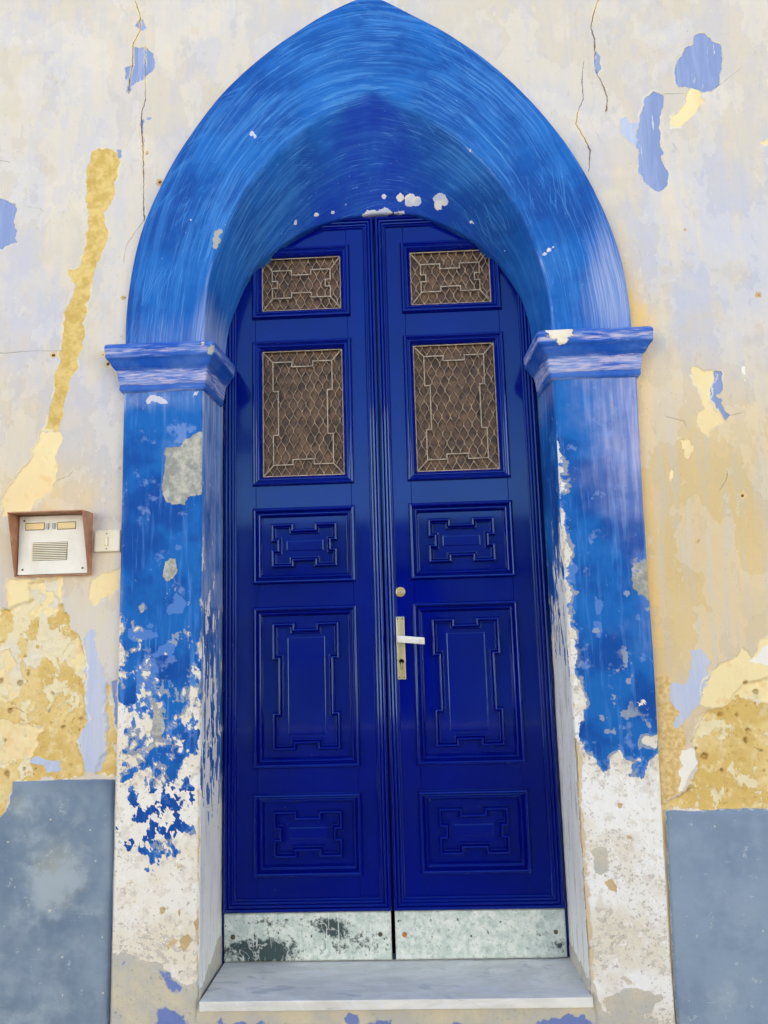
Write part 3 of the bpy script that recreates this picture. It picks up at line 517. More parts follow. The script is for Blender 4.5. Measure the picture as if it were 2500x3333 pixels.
added_opposite_house(-2.8, 2.8, 2.5, srgb(40, 50, 58), srgb(52, 64, 72), [(-2.2, -1.2), (-.4, .5), (1.2, 2.2)], 'added unseen low slate-coloured house facing the blue doorway across the street')  # added dark front keeps reflections in the flat door faces dark
added_opposite_house(-13, -2.85, 4.6, srgb(232, 226, 212), srgb(242, 238, 228), [(-11, -10), (-8, -7), (-5, -4)], 'added unseen tall whitewashed house across the street from the intercom')  # added white fronts either side return light and glints to the door
added_opposite_house(2.85, 13, 4.6, srgb(236, 228, 210), srgb(244, 238, 224), [(4, 5), (7, 8), (10, 11)], 'added unseen tall whitewashed house across the street from the smooth dado')
facade = empty('house_facade', (0, WY, GZ))
tag(facade, 'weathered limewashed house front with a pointed blue arch round its doorway', 'building')

# ---- plaster wall: dense relief where it is seen, coarser beyond
def axis(a, b, c, d, f, co): return np.r_[np.arange(a, b, co), np.arange(b, c, f), np.arange(c, d + co, co)]
xs = axis(-6.0, -1.6, 1.6, 6.0, .005, .08); zs = axis(GZ - .01, GZ, 3.62, 6.9, .005, .08)
XX, ZZ = np.meshgrid(xs, zs, indexing='ij'); nx, nz = XX.shape
Ecv = np.vstack([spline(E_L, 300), spline(E_R, 300)[1:]])
zext = np.interp(xs, Ecv[:, 0], Ecv[:, 1], left=-9, right=-9) - .05
inside = (XX > -.845) & (XX < .825) & (ZZ < zext[:, None])
Fq = grid_faces(nx, nz); keep = ~inside.ravel()[Fq].all(1); Fq = Fq[keep]
used = np.unique(Fq); remap = np.full(nx * nz, -1); remap[used] = np.arange(len(used)); Fq = remap[Fq]
X = XX.ravel()[used]; Z = ZZ.ravel()[used]
wx = X + .022 * fbm(X, Z, 38, 4, 3, .65); wz = Z + .022 * fbm(X, Z, 38, 4, 9, .65)
lil = sdset(wx, wz, LILAC); pal = sdset(wx, wz, PALEBLUE); crm = sdset(wx, wz, CREAM); chn = sdset(wx, wz, CHANNEL)
sto = sdset(wx, wz, STONE); snd = sdset(wx, wz, SAND); wht = sdset(wx, wz, WHITE)
crk, crkw = sdline(X, Z, CRACKS); hair, hairw = sdline(X, Z, HAIR)
hol = np.full(X.shape, -.05); pit = np.full(X.shape, -.05)
for i, (hx, hz) in enumerate(HOLES): hol = np.maximum(hol, .0024 + .0018 * math.sin(i * 2.3) - np.hypot(X - hx, Z - hz))
rg = random.Random(5)
for i, (hx, hz) in enumerate(PITS):
    pit = np.maximum(pit, rg.uniform(.002, .009) - np.hypot((X - hx) * rg.uniform(.7, 1.3), (Z - hz) * rg.uniform(.8, 1.6)))
for i in range(34):     # small pits scattered over the two bare stone areas
    hx, hz = (rg.uniform(.95, 1.4), rg.uniform(.56, .98)) if i % 2 else (rg.uniform(-1.4, -.98), rg.uniform(.68, 1.05))
    pit = np.maximum(pit, rg.uniform(.001, .005) - np.hypot(X - hx, Z - hz))
pit = np.where(sto > -.01, pit + .012 * fbm(X, Z, 55, 3, 13), -.05)
warm = blob(X, Z, 1.25, 1.35, .75, .75, .95) + blob(X, Z, -1.1, 1.35, .35, .5, .55) + blob(X, Z, .95, .95, .25, .45, .4) + blob(X, Z, -1.3, 1.9, .25, .2, .25)
warm += blob(X, Z, .9, 1.8, .12, .8, .35)
edge_x = np.interp(Z, [0, 1.0, 1.9, 2.1], [.86, .872, .885, .885])
orng = np.where(X > 0, np.exp(-np.maximum(0, X - edge_x) / .045) * np.clip((2.75 - Z) / .6, 0, 1) * .9, 0)
dE = np.full(X.shape, 9.0)
msk = (Z > 2.05) & (np.abs(X) < 1.0)
if msk.any():
    q = Ecv[::6]; d2 = np.min((X[msk][:, None] - q[None, :, 0]) ** 2 + (Z[msk][:, None] - q[None, :, 1]) ** 2, 1); dE[msk] = np.sqrt(d2)
orng = np.maximum(orng, np.exp(-dE / .014) * np.where(X > 0, .75, .2))
orng += blob(X, Z, .93, 2.12, .08, .14, .5)
lav = blob(X, Z, 1.15, 2.4, .5, .4, .7) + blob(X, Z, -1.2, 2.2, .3, .6, .5) + blob(X, Z, -1.0, 1.1, .25, .3, .4) + blob(X, Z, 1.2, 1.15, .18, .4, .45)
flk = blob(X, Z, -1.3, .95, .2, .3, .05) + blob(X, Z, -1.1, 1.12, .3, .10, .10) - .02
def ss(a, lo, hi): t = np.clip((a - lo) / (hi - lo), 0, 1); return t * t * (3 - 2 * t)
Y = np.full(X.shape, WY) - .006 * fbm(X, Z, 1.6, 3, 21) - .003 * fbm(X, Z, 9, 4, 25)
Y += ss(sto, -.002, .006) * (.007 + .014 * (fbm(X, Z, 30, 5, 31) + .1)) + ss(pit, -.004, .006) * .010 + ss(hol, -.002, .002) * .006
Y += ss(chn, -.003, .006) * (.001 + .010 * fbm(X, Z, 40, 4, 37)) + ss(lil, -.002, .002) * .0024 + ss(crm, -.002, .003) * .0024
K_ = 1.0
noisy = dict(nbg=.5 + fbm(X, Z, 1.9, 5, 201) * K_, nmd=.5 + fbm(X, Z, 8, 6, 211) * K_, nec=.5 + fbm(X, Z, 22, 4, 221) * K_,
    ns1=.5 + fbm(X + .03 * fbm(X, Z, 6, 3, 233), Z * .25, 11, 5, 231, .6) * K_, nf1=.5 + fbm(X * 1.2, Z * .8, 4.6, 6, 241, .66) * K_, nf2=.5 + fbm(X * 1.3, Z * .7, 8, 6, 251, .68) * K_)
wall = mesh('plaster_wall', np.stack([X, Y, Z], -1), Fq, MW, facade, True,
    dict(lil=lil, pal=pal, crm=crm, chn=chn, sto=sto, snd=snd, wht=wht, crk=crk, crkw=crkw, hair=hair, hairw=hairw, hol=hol, pit=pit, warm=warm, orng=orng, lav=lav, flk=flk, **noisy))
box('light_blocking_core', -6.0, 6.0, .09, 4.0, GZ, 6.9, M_core, facade)  # unseen block added to stop light leaks and shade the street

# ---- dado panels
def dado(x0, x1, ztop, mat, side, edge=None):
    fx = np.arange(max(x0, -1.6), min(x1, 1.6), .006)
    gx = np.r_[np.arange(x0, fx[0] - .02, .08), fx, np.arange(fx[-1] + .05, x1, .08)] if True else fx
    gz = np.arange(GZ, ztop, .006); gz = np.r_[gz, ztop]
    if side < 0: gx = np.r_[gx, x1]
    else: gx = np.r_[gx[gx > x0 + .002], x1]; gx = np.r_[x0, gx]
    A, B = np.meshgrid(gx, gz, indexing='ij')
    if side > 0:                                  # inner edge follows the leaning pilaster
        k = np.clip(1 - (A - x0) / .3, 0, 1); A = A + k * (np.interp(B, [-.3, 0, .5], [.860, .858, .873]) - x0)
    wa = A + .010 * fbm(A, B, 25, 4, 61); wb = B + .010 * fbm(A, B, 25, 4, 65)
    y = np.full(A.shape, WY - .011) - .004 * fbm(A, B, 2.2, 3, 41) - .002 * fbm(A, B, 14, 4, 44)
    B = B + (.010 * fbm(A, A * 0, 7, 4, 72) - .001) * np.clip((B - ztop + .3) / .3, 0, 1); top = ztop + .010 * fbm(A, A * 0, 7, 4, 72) - .001 - B + .003 * fbm(A, B, 30, 3, 71)
    y += (1 - ss(top, .0, .008)) * .008 + (np.arange(B.shape[1])[None, :] == B.shape[1] - 1) * .03
    broke = sdset(wa, wb, BLOCK_L) if side < 0 else np.full(A.shape, -.06)
    y += ss(broke, -.002, .004) * .045
    dI = (x1 - A) if side < 0 else (A - np.interp(B, [-.3, 0, .5], [.860, .858, .873]))
    y += (1 - ss(dI + .006 * fbm(A, B, 20, 3, 77), 0, .006)) * .010
    if side < 0:
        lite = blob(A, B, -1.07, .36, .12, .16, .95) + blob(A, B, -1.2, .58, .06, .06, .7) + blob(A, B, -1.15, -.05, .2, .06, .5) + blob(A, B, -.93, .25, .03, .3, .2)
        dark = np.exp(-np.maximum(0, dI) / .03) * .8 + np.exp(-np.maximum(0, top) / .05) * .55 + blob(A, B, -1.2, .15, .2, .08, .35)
    else:
        lite = blob(A, B, 1.0, -.02, .2, .06, .4); dark = np.exp(-np.maximum(0, dI) / .03) * .3 - .2
    rim = np.maximum(.004 - np.abs(top), .003 - np.maximum(dI, 0)) if side > 0 else .003 - np.abs(top)
    V = np.stack([A, y, B], -1)
    return mesh('dado', V, grid_faces(*A.shape), mat, facade, True, dict(lite=lite.ravel(), dark=dark.ravel(), rim=rim.ravel()))
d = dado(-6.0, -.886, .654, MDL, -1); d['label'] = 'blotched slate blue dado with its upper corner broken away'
d = dado(.8685, 6.0, .521, MDR, 1); d['label'] = 'even slate blue dado with a thin pale top edge'

# ---- arch surround
G, m_ = arch_grid(); npf = G.shape[0]
Pv = G.reshape(-1, 3)
du = np.r_[0, np.cumsum(np.linalg.norm(np.diff(G[40], axis=0), axis=1))]
dv = np.concatenate([np.zeros((1, m_)), np.cumsum(np.linalg.norm(np.diff(G, axis=0), axis=2), axis=0)])
UU = np.broadcast_to(du[None, :], dv.shape)
rad = np.hypot(Pv[:, 0] - .01, (Pv[:, 2] - 2.05) * .65); ang = np.arctan2(Pv[:, 0] - .01, (Pv[:, 2] - 2.05) * .65)
wv = .02 * fbm(Pv[:, 0] + Pv[:, 1], Pv[:, 2], 2.2, 3, 301) + .008 * fbm(Pv[:, 0], Pv[:, 2] + Pv[:, 1], 7, 3, 305)
rd = rad.reshape(npf, m_); rd = np.where(np.arange(npf)[:, None] <= 54, rd, rd[54][None, :] - (dv - dv[54][None, :])).ravel()
suv = np.stack([ang * .8, rd + wv, wv * 0], -1)
ax, az = Pv[:, 0], Pv[:, 2]; prow = np.repeat(np.arange(npf), m_)
front = np.clip((52 - prow) / 8, 0, 1)
pale = blob(ax, az, .84, 2.20, .15, .22, .8) * front + blob(ax, az, .82, 2.5, .07, .3, .4) * front + blob(ax, az, -.72, 2.12, .25, .14, .5) + blob(ax, az, -.60, 2.2, .03, .25, .3)
pale += blob(ax, az, -.55, 2.12, .05, .2, .5)
soff = 1 - front
tt = np.abs(np.tile(np.linspace(-1, 1, m_), npf)); vv = np.clip((prow - 52) / (npf - 57), 0, 1)      # along the arch from its crown, across the soffit
soffit_shade = ss(prow.astype(float), 46, 66) * (np.exp(-(tt / (.14 + .30 * vv)) ** 2) * 1.05 + .35 * np.clip(vv - .55, 0, 1) * (tt < .8)) * (1 + .9 * fbm(ax * 1.5, az, 7, 5, 77))  # painted shade: darkest under the crown, fading down the sides
scuff = (1 - soff) * .03 + blob(ax, az, .40, 3.0, .35, .2, .12) + blob(ax, az, -.55, 2.75, .25, .3, .06) + blob(ax, az, -.42, 2.58, .16, .16, .26) + soff * .08 + blob(ax, az, .42, 2.6, .12, .2, .1) - soffit_shade * .12 - soff * .03 + .20 * np.exp(-((prow - 49) / 5.0) ** 2) * np.exp(-(tt / .55) ** 2)
arr = np.abs(dv - dv[54][None, :]).ravel() * np.sign(prow - 54)
jit = .010 * fbm(ax * 3 + Pv[:, 1], az, 12, 4, 5)
chip = spots(Pv, ARCH_CHIPS) + jit - .0022; gry = spots(Pv, ARCH_GREY) + jit
# a worn white strip along the crown of the soffit, above the leaves
lip = .0025 - np.abs(prow - (npf - 3)) * .004 + .012 * fbm(ax, az, 18, 3, 66) - np.maximum(0, np.abs(ax - .06) - .09) * .3
chip = np.maximum(chip, np.where(prow > npf - 7, lip, -.05))
nrm = .004 * fbm(suv[:, 0], suv[:, 1], 5, 4, 51) + .0015 * fbm(suv[:, 0] * .3, suv[:, 1], 60, 3, 57)
Pw = Pv.copy(); Pw[:, 1] -= nrm * front * 1.2; Pw[:, 2] -= nrm * soff * 1.5
Fa = grid_faces(npf, m_)[:, ::-1]
arch = mesh('arch_surround', Pw, Fa, MA, facade, True, dict(pale=pale, nmd=.5 + fbm(ax + Pv[:, 1], az, 5, 5, 311), nec=.5 + fbm(ax + Pv[:, 1], az, 22, 4, 321), nw1=.5 + fbm(ax + Pv[:, 1] * 1.3, az, 3.8, 5, 331, .62), nw2=.5 + fbm(ax + Pv[:, 1] * 1.3, az, 6.5, 5, 341, .62), soffit_shade=soffit_shade, scuff=scuff, arr=arr, rimw=np.clip((ax + .0) / .12, 0, 1) * np.clip((3.05 - az) / .08, 0, 1) + .35 * (ax < 0) * np.clip((2.6 - az) / .2, 0, 1), chip=chip, gry=gry), suv)

# ---- pilasters (front, arris and reveal as one skin)
PA = ('pale', 'sky', 'gry', 'rev', 'bare', 'arrs', 'wht', 'base', 'stain', 'plug')
def pilaster(side):
    zz = np.r_[np.arange(GZ, 1.975, .005)]
    s = side
    def xo(z): return np.full_like(z, .876) if s < 0 else np.interp(z, [-.3, 0, .1, .6, .9, 1.5, 2.0], [.85, .851, .851, .861, .869, .876, .889])
    def xi(z): return np.full_like(z, .597) if s < 0 else np.interp(z, [0, 1.5, 2.0], [.599, .599, .606])
    t1 = np.linspace(0, 1, 8); t2 = np.linspace(0, 1, 60); t3 = np.linspace(0, 1, 52)
    rows = []; par = []
    for t in t1: rows.append((xo(zz), np.full_like(zz, -.19 + (FY + .012 + .19) * t))); par.append((0, -1))
    for t in np.linspace(0, 1, 5)[1:]:
        a = t * math.pi / 2; rows.append((xo(zz) - .010 * (1 - math.cos(a)), np.full_like(zz, FY + .012 - .012 * math.sin(a)))); par.append((0, -1))
    for t in t2[1:]: rows.append((xo(zz) - .010 + (xi(zz) + .014 - xo(zz) + .010) * t, np.full_like(zz, FY))); par.append((0, t))
    for t in np.linspace(0, 1, 7)[1:]:
        a = t * math.pi / 2; rows.append((xi(zz) + .014 * (1 - math.sin(a)), np.full_like(zz, FY + .014 * (1 - math.cos(a))))); par.append((1 if t > .5 else 0, 2))
    for t in t3[1:]: rows.append((xi(zz) + (.587 - xi(zz)) * t, np.full_like(zz, FY + .014 + (.05 - FY - .014) * t))); par.append((1, t))
    A = np.array([r[0] for r in rows]); B = np.array([r[1] for r in rows]); Zg = np.broadcast_to(zz, A.shape).copy()
    X = A * s; D = B - FY
    rev = np.array([p[0] for p in par], float)[:, None] * np.ones_like(A)
    da = np.where(rev > .5, D, A - xi(zz)[None, :])            # distance from the inner arris along the skin
    do = xo(zz)[None, :] - A                                    # distance from the outer edge
    fxc = np.where(rev > .5, A - D * 0 - 2 * D - .05, A)        # unrolled coordinate for noise
    F1 = fbm(fxc, Zg, 14, 6, 81, .6); F2 = fbm(fxc * 1.0, Zg * .35, 40, 4, 88); F3 = fbm(fxc, Zg, 45, 4, 95)
    wx = X + .020 * fbm(fxc, Zg, 34, 4, 3, .65); wz = Zg + .020 * fbm(fxc, Zg, 34, 4, 9, .65)
    fr = rev < .5
    off = np.full(X.shape, -.06)
    at = {k: off.copy() for k in PA}; at['rev'] = rev; at['pale'] = np.zeros_like(X)
    if s < 0:
        r = np.interp(Zg, [.34, .43, .52, .63, .76, .90, 1.1, 1.35], [.45, .12, .02, -.03, -.07, -.16, -.28, -.5])
        F4 = fbm(fxc * 1.3, Zg * .8, 30, 6, 131, .75); bare = (r + F1 * .4 + F4 * .95 + F3 * .4) * .10
        edge = np.where(fr, .034 * np.exp(-da / .02), 0) * np.clip((1.45 - Zg) / .35, 0, 1) + np.where(fr, .05 * np.exp(-np.maximum(do, 0) / .025) * np.clip((1.30 - Zg) / .3, 0, 1), 0)
        bare = bare + edge * (.9 + 2 * F1)
        rr = np.interp(Zg, [.40, .55, .8, 1.1, 1.4, 1.9], [.5, .12, -.02, -.14, -.24, -.5]) - (np.clip(D, 0, .26) - .09) * .7
        bare_r = (rr + F2 * .8 + F1 * .45 + F3 * .3) * .10
        at['bare'] = np.where(fr, bare, bare_r)
        at['gry'] = np.where(fr, sdset(wx, wz, GREY_L), at['gry'])
        at['sky'] = np.maximum(np.where(fr, sdset(wx, wz, SKY_L), -.06), np.where(fr, (F1 - .16) * .1 + np.interp(Zg, [.6, .9, 1.2, 1.4], [.0, .01, -.004, -.05]), -.06))
        at['wht'] = np.where(fr, sdset(wx, wz, WHITE_L), -.06)
        at['base'] = np.where(fr, sdset(wx, wz, BASE_L), .10 - Zg - .35 * np.clip(.2 - D, 0, .2) - .02 + F1 * .06)
        at['stain'] = np.where(fr, sdset(wx, wz, STAIN_L), -.06); at['plug'] = np.where(fr, sdset(wx, wz, PLUG_L), -.06)
        at['arrs'] = np.where(Zg < .62, .008 - np.abs(da) * np.where(fr, 1.0, 1.2) + .02 * F1, np.where(Zg < 1.3, .0005 - np.abs(da) + .02 * F1, -.05))
        at['pale'] = blob(X, Zg, -.74, 1.92, .3, .06, .7) + blob(X, Zg, -.68, 1.75, .08, .12, .4) + np.where(fr, blob(X, Zg, -.875, 1.4, .02, .9, .4), .50 + .15 * (Zg > 1.2) + .5 * F2) + .02
    else:
        bare = sdset(wx, wz, BARE_R)
        arrw = np.interp(Zg, [.5, .8, 1.1, 1.4, 1.75, 1.9], [.035, .030, .022, .008, .004, -.02])
        bare = np.maximum(bare, np.where(fr, arrw - da + .09 * F1 * (arrw > 0), -.06))
        bare = np.maximum(bare, np.where(fr, (F1 - .30 + np.interp(Zg, [.6, .9, 1.3], [.05, .0, -.12])) * .1, -.06))
        rr = np.interp(Zg, [.6, .85, 1.05, 1.3, 1.7], [.55, .30, .08, -.10, -.5]) - (np.clip(D, 0, .26) - .12) * np.interp(Zg, [.9, 1.2], [-.8, 1.5])
        at['bare'] = np.where(fr, bare, (rr + F2 * .7 + F1 * .25) * .12)
        at['gry'] = np.where(fr, sdset(wx, wz, GREY_R), -.06)
        at['sky'] = np.where(fr, sdset(wx, wz, SKY_R), -.06)
        at['base'] = np.where(fr, sdset(wx, wz, BASE_R), .06 - Zg - .02 + F1 * .06)
        at['plug'] = np.where(fr, sdset(wx, wz, PLUG_R), -.06)
        at['arrs'] = np.where(Zg < .75, .007 - np.abs(da - .008) + .03 * F1, np.where(Zg < 1.85, .001 - np.abs(da + .002) * .8 + .03 * F1, -.05))
        wash = np.clip((X - .60) / .27, 0, 1) * np.interp(Zg, [.7, 1.1, 1.5, 1.9], [.10, .36, .60, .62]) + np.interp(Zg, [1.2, 1.6, 1.95], [0, .10, .30])
        at['pale'] = np.where(fr, wash, blob(X, Zg, .59, 1.9, .1, .1, .5))
    # relief: bare lime sits back, skin undulates
    nrm = .004 * fbm(fxc, Zg, 4, 3, 101) + .0022 * F1 + .0012 * F3 - .0015 * ss(at['bare'], -.003, .004) - .002 * ss(at['gry'], -.002, .003) - .004 * ss(at['plug'], -.002, .006)
    nrm += .0015 * ss(at['base'], -.002, .004)
    cut = np.where(np.abs(da) < .02, np.clip(at['arrs'] + .004, 0, .01) * .5, 0)
    Yg = B - np.where(fr, nrm - cut, 0); Xg = X - s * np.where(fr, 0, nrm - cut)
    V = np.stack([Xg, Yg, Zg], -1)
    f = grid_faces(*A.shape)
    if s < 0: f = f[:, ::-1]
    o = mesh('pilaster', V, f, MPL if s < 0 else MPR, facade, True, dict({k: v.ravel() for k, v in at.items()}, nmd=(.5 + fbm(fxc, Zg, 7, 5, 351)).ravel(), nec=(.5 + fbm(fxc, Zg, 22, 4, 361)).ravel()))
    o['label'] = 'blue pilaster peeling to cream lime with grey cement patches' if s < 0 else 'blue pilaster faded to lilac above and bare white lime below'
    # capital: moulded block carried round three sides
    dz = 0 if s < 0 else -.014
    xo1 = .876 if s < 0 else .887; xi1 = .597 if s < 0 else .604
    prof = [(-.01, 1.938), (.006, 1.942), (.0105, 1.948), (.0115, 1.956), (.0095, 1.963), (.013, 1.966), (.0145, 1.980), (.0165, 1.996), (.0185, 2.010), (.0225, 2.018), (.029, 2.024), (.0345, 2.032), (.039, 2.042), (.0455, 2.050), (.0495, 2.053), (.0515, 2.058), (.0505, 2.070), (.0525, 2.074), (.0535, 2.084), (.0535, 2.092), (.0515, 2.098), (.046, 2.101), (.02, 2.102), (-.03, 2.102)]
    if s > 0: prof = prof[:-2] + [(.02, 2.104), (-.03, 2.106)]
    base = [(xo1, -.20), (xo1, FY), (xi1, FY), (xi1 - .008, -.036)]
    nn = [np.array((1, 0.)), np.array((0, -1.)), np.array((-1, 0.))]
    pts = []
    for k in range(3):
        a = np.array(base[k]); b = np.array(base[k + 1]); n = max(2, int(np.linalg.norm(b - a) / .005))
        for i in range(n):
            t = i / n; q = a + (b - a) * t
            w = nn[k] if (i > 0 or k == 0) else nn[k - 1] + nn[k]
            pts.append((q, w, k, 1 if i == 0 and k else 0))
    pts.append((np.array(base[3]), nn[2], 2, 0))
    nP = len(pts); V = np.zeros((len(prof), nP, 3))
    # soften the mitres a little by blending offsets of neighbours at the corners
    for j, (q, w, k, c) in enumerate(pts):
        for i, (p_, z_) in enumerate(prof):
            e = q + w * p_ * (.93 if c else 1)
            V[i, j] = (e[0] * s, e[1], z_ + dz)
    # points before a corner must run out to the mitre: stretch each face to its ends
    for k in range(3):
        js = [j for j, p in enumerate(pts) if p[2] == k]; j0 = js[0]; j1 = js[-1] + 1 if k < 2 else js[-1]
        for i in range(len(prof)):
            a = V[i, j0].copy(); b = V[i, j1].copy()
            for n, j in enumerate(range(j0, j1 + 1)):
                t = (j - j0) / (j1 - j0)
                if k == 1: V[i, j, 0] = a[0] + (b[0] - a[0]) * t
                else: V[i, j, 1] = a[1] + (b[1] - a[1]) * t
    P2 = V.reshape(-1, 3)
    nz_ = fbm(P2[:, 0] + P2[:, 1], P2[:, 2], 22, 4, 111); wob = .0035 * nz_
    P2[:, 2] += .0018 * fbm(P2[:, 0] + P2[:, 1] * .7, P2[:, 2] * 0 + 1, 16, 3, 118) + wob * .5; P2[:, 1] -= wob
    pi_ = np.repeat(np.arange(len(prof)), nP)
    pl = np.interp(pi_, [0, 2, 4, 5, 8, 9, 11, 13, 15, 16, 18, 20, 23], [.2, -.12, .0, .16, .14, .02, -.16, -.12, .02, .15, .04, .0, .12]) + (.03 if s < 0 else .06)
    chips = [(.618, -.300, 2.075, .026), (.650, -.300, 2.078, .022), (.600, -.298, 2.082, .02), (.632, -.295, 2.05, .018)] if s > 0 else [(-.588, -.298, 2.088, .007), (-.592, -.30, 2.080, .005)]
    gr = [] if s > 0 else [(-.553, -.296, 2.075, .011), (-.560, -.295, 2.058, .010)]
    f = grid_faces(len(prof), nP)
    if s > 0: f = f[:, ::-1]
    o2 = mesh('capital', P2, f, MC, o, True, dict(pale=pl, chip=spots(P2, chips), gry=spots(P2, gr)))
    # back end of the moulding, facing the door
    end = [tuple(V[i, nP - 1]) for i in range(len(prof))]
    cap = mesh('capital_end', end, [tuple(range(len(prof)))], MC, o, False, dict(pale=np.full(len(prof), .1), chip=np.full(len(prof), -.05), gry=np.full(len(prof), -.05)))
    return o
pilaster(-1); pilaster(1)

# ---- riser under the sill
gx, gz = np.meshgrid(np.arange(-.62, .63, .006), np.arange(GZ, -.02, .006), indexing='ij')
at = {k: np.full(gx.shape, -.06).ravel() for k in PA}; at['rev'] = np.zeros(gx.size); at['pale'] = np.zeros(gx.size); at['base'] = np.full(gx.size, .05)
at['stain'] = (np.maximum.reduce([blob(gx, gz, -.45, -.10, .12, .03), blob(gx, gz, -.12, -.07, .04, .02), blob(gx, gz, -.05, -.09, .05, .02), blob(gx, gz, .52, -.09, .1, .03), blob(gx, gz, .2, -.1, .05, .02)]) - .5 + fbm(gx, gz, 30, 4, 7)).ravel() * .06
riser = mesh('step_riser', np.stack([gx, FY + .004 - .004 * fbm(gx, gz, 14, 4, 9), gz], -1), grid_faces(*gx.shape), MPL, facade, True, dict(at, nmd=(.5 + fbm(gx, gz, 7, 5, 371)).ravel(), nec=(.5 + fbm(gx, gz, 22, 4, 381)).ravel()))

# ---- marble sill
sill = box('door_sill', -.590, .602, -.273, .06, -.029, 0, MS, None, .003, 3)
for v in sill.data.vertices:
    if v.co.y > 0: v.co.x *= .583 / .596
tag(sill, 'grey veined marble door sill projecting below the blue double door', 'door sill')

# ------------------------------------------------------------------ the double door
def sweep(name, poly, prof, mat, parent, cap=None, y0=0.0, closed_profile=False):
    """mitred moulding round a closed outline; prof = [(inward offset, proud height)]"""
    P = np.array(poly, float); n = len(P)
    area = sum(P[i][0] * P[(i + 1) % n][1] - P[(i + 1) % n][0] * P[i][1] for i in range(n))
    if area < 0: P = P[::-1]
    V = []
    mit = []
    for i in range(n):
        e1 = P[i] - P[i - 1]; e2 = P[(i + 1) % n] - P[i]; e1 /= np.linalg.norm(e1); e2 /= np.linalg.norm(e2)
        n1 = np.array((-e1[1], e1[0])); n2 = np.array((-e2[1], e2[0])); mit.append((n1 + n2) / (1 + n1 @ n2))
    for o_, h in prof:
        for i in range(n): q = P[i] + mit[i] * o_; V.append((q[0], y0 - h, q[1]))
    Fc = []; K = len(prof)
    for k in range(K - 1 if not closed_profile else K):
        for i in range(n):
            j = (i + 1) % n; k2 = (k + 1) % K
            Fc.append((k * n + i, k * n + j, k2 * n + j, k2 * n + i))
    if cap: Fc.append(tuple((K - 1) * n + i for i in range(n)))
    return fix_normals(mesh(name, V, Fc, mat, parent))
def arc(c, r, h, a0, a1, n):   # bead in a profile
    return [(c + r * math.cos(math.radians(a0 + (a1 - a0) * i / n)), h + r * math.sin(math.radians(a0 + (a1 - a0) * i / n))) for i in range(n + 1)]
def rect(x0, x1, z0, z1): return [(x0, z0), (x1, z0), (x1, z1), (x0, z1)]
def key_outline(cx, cz, hx, hz, nx, nz, dp):
    return [(cx - hx, cz - hz), (cx - nx, cz - hz), (cx - nx, cz - hz + dp), (cx + nx, cz - hz + dp), (cx + nx, cz - hz), (cx + hx, cz - hz),
            (cx + hx, cz - nz), (cx + hx - dp, cz - nz), (cx + hx - dp, cz + nz), (cx + hx, cz + nz), (cx + hx, cz + hz),
            (cx + nx, cz + hz), (cx + nx, cz + hz - dp), (cx - nx, cz + hz - dp), (cx - nx, cz + hz), (cx - hx, cz + hz),
            (cx - hx, cz + nz), (cx - hx + dp, cz + nz), (cx - hx + dp, cz - nz), (cx - hx, cz - nz)]
EDGE = [(0, -.004), (0, .012)] + arc(.006, .006, .012, 180, 15, 7) + [(.0125, .010)] + arc(.0185, .0055, .010, 165, 15, 6) + [(.0245, .009)] + arc(.0295, .0045, .008, 165, 15, 6) + [(.0345, .007), (.038, .0075), (.041, .005), (.0425, 0), (.043, -.003)]
BOLW = [(-.001, -.002), (0, .004), (.002, .006)] + arc(.0085, .006, .009, 170, 20, 7) + [(.0155, .0095), (.018, .0085)] + arc(.023, .004, .006, 160, 20, 5) + [(.029, .005), (.033, .001), (.036, -.005), (.0375, -.012), (.038, -.030)]
BOLP = [(-.001, -.002), (0, .005), (.002, .007)] + arc(.0085, .006, .0125, 170, 20, 8) + [(.0155, .0105), (.0175, .0035), (.0195, .004)] + arc(.0245, .0042, .004, 165, 15, 5) + [(.0305, .003), (.033, -.003), (.0345, -.010), (.036, -.0128)]
KEYP = [(0, -.0135), (.0005, .001), (.0022, .004)] + arc(.0072, .0042, .0055, 170, 10, 8) + [(.0120, .0025), (.0130, -.002)] + arc(.0162, .0026, -.0015, 160, 10, 5) + [(.0195, -.007), (.0210, -.0135)]
PANELS = [('w', 2.5783, 2.2904), ('w', 2.2023, 1.6405), ('c', 1.5581, 1.2776), ('c', 1.1966, .6320), ('c', .5482, .2723)]
PX0, PX1 = .098, .4773
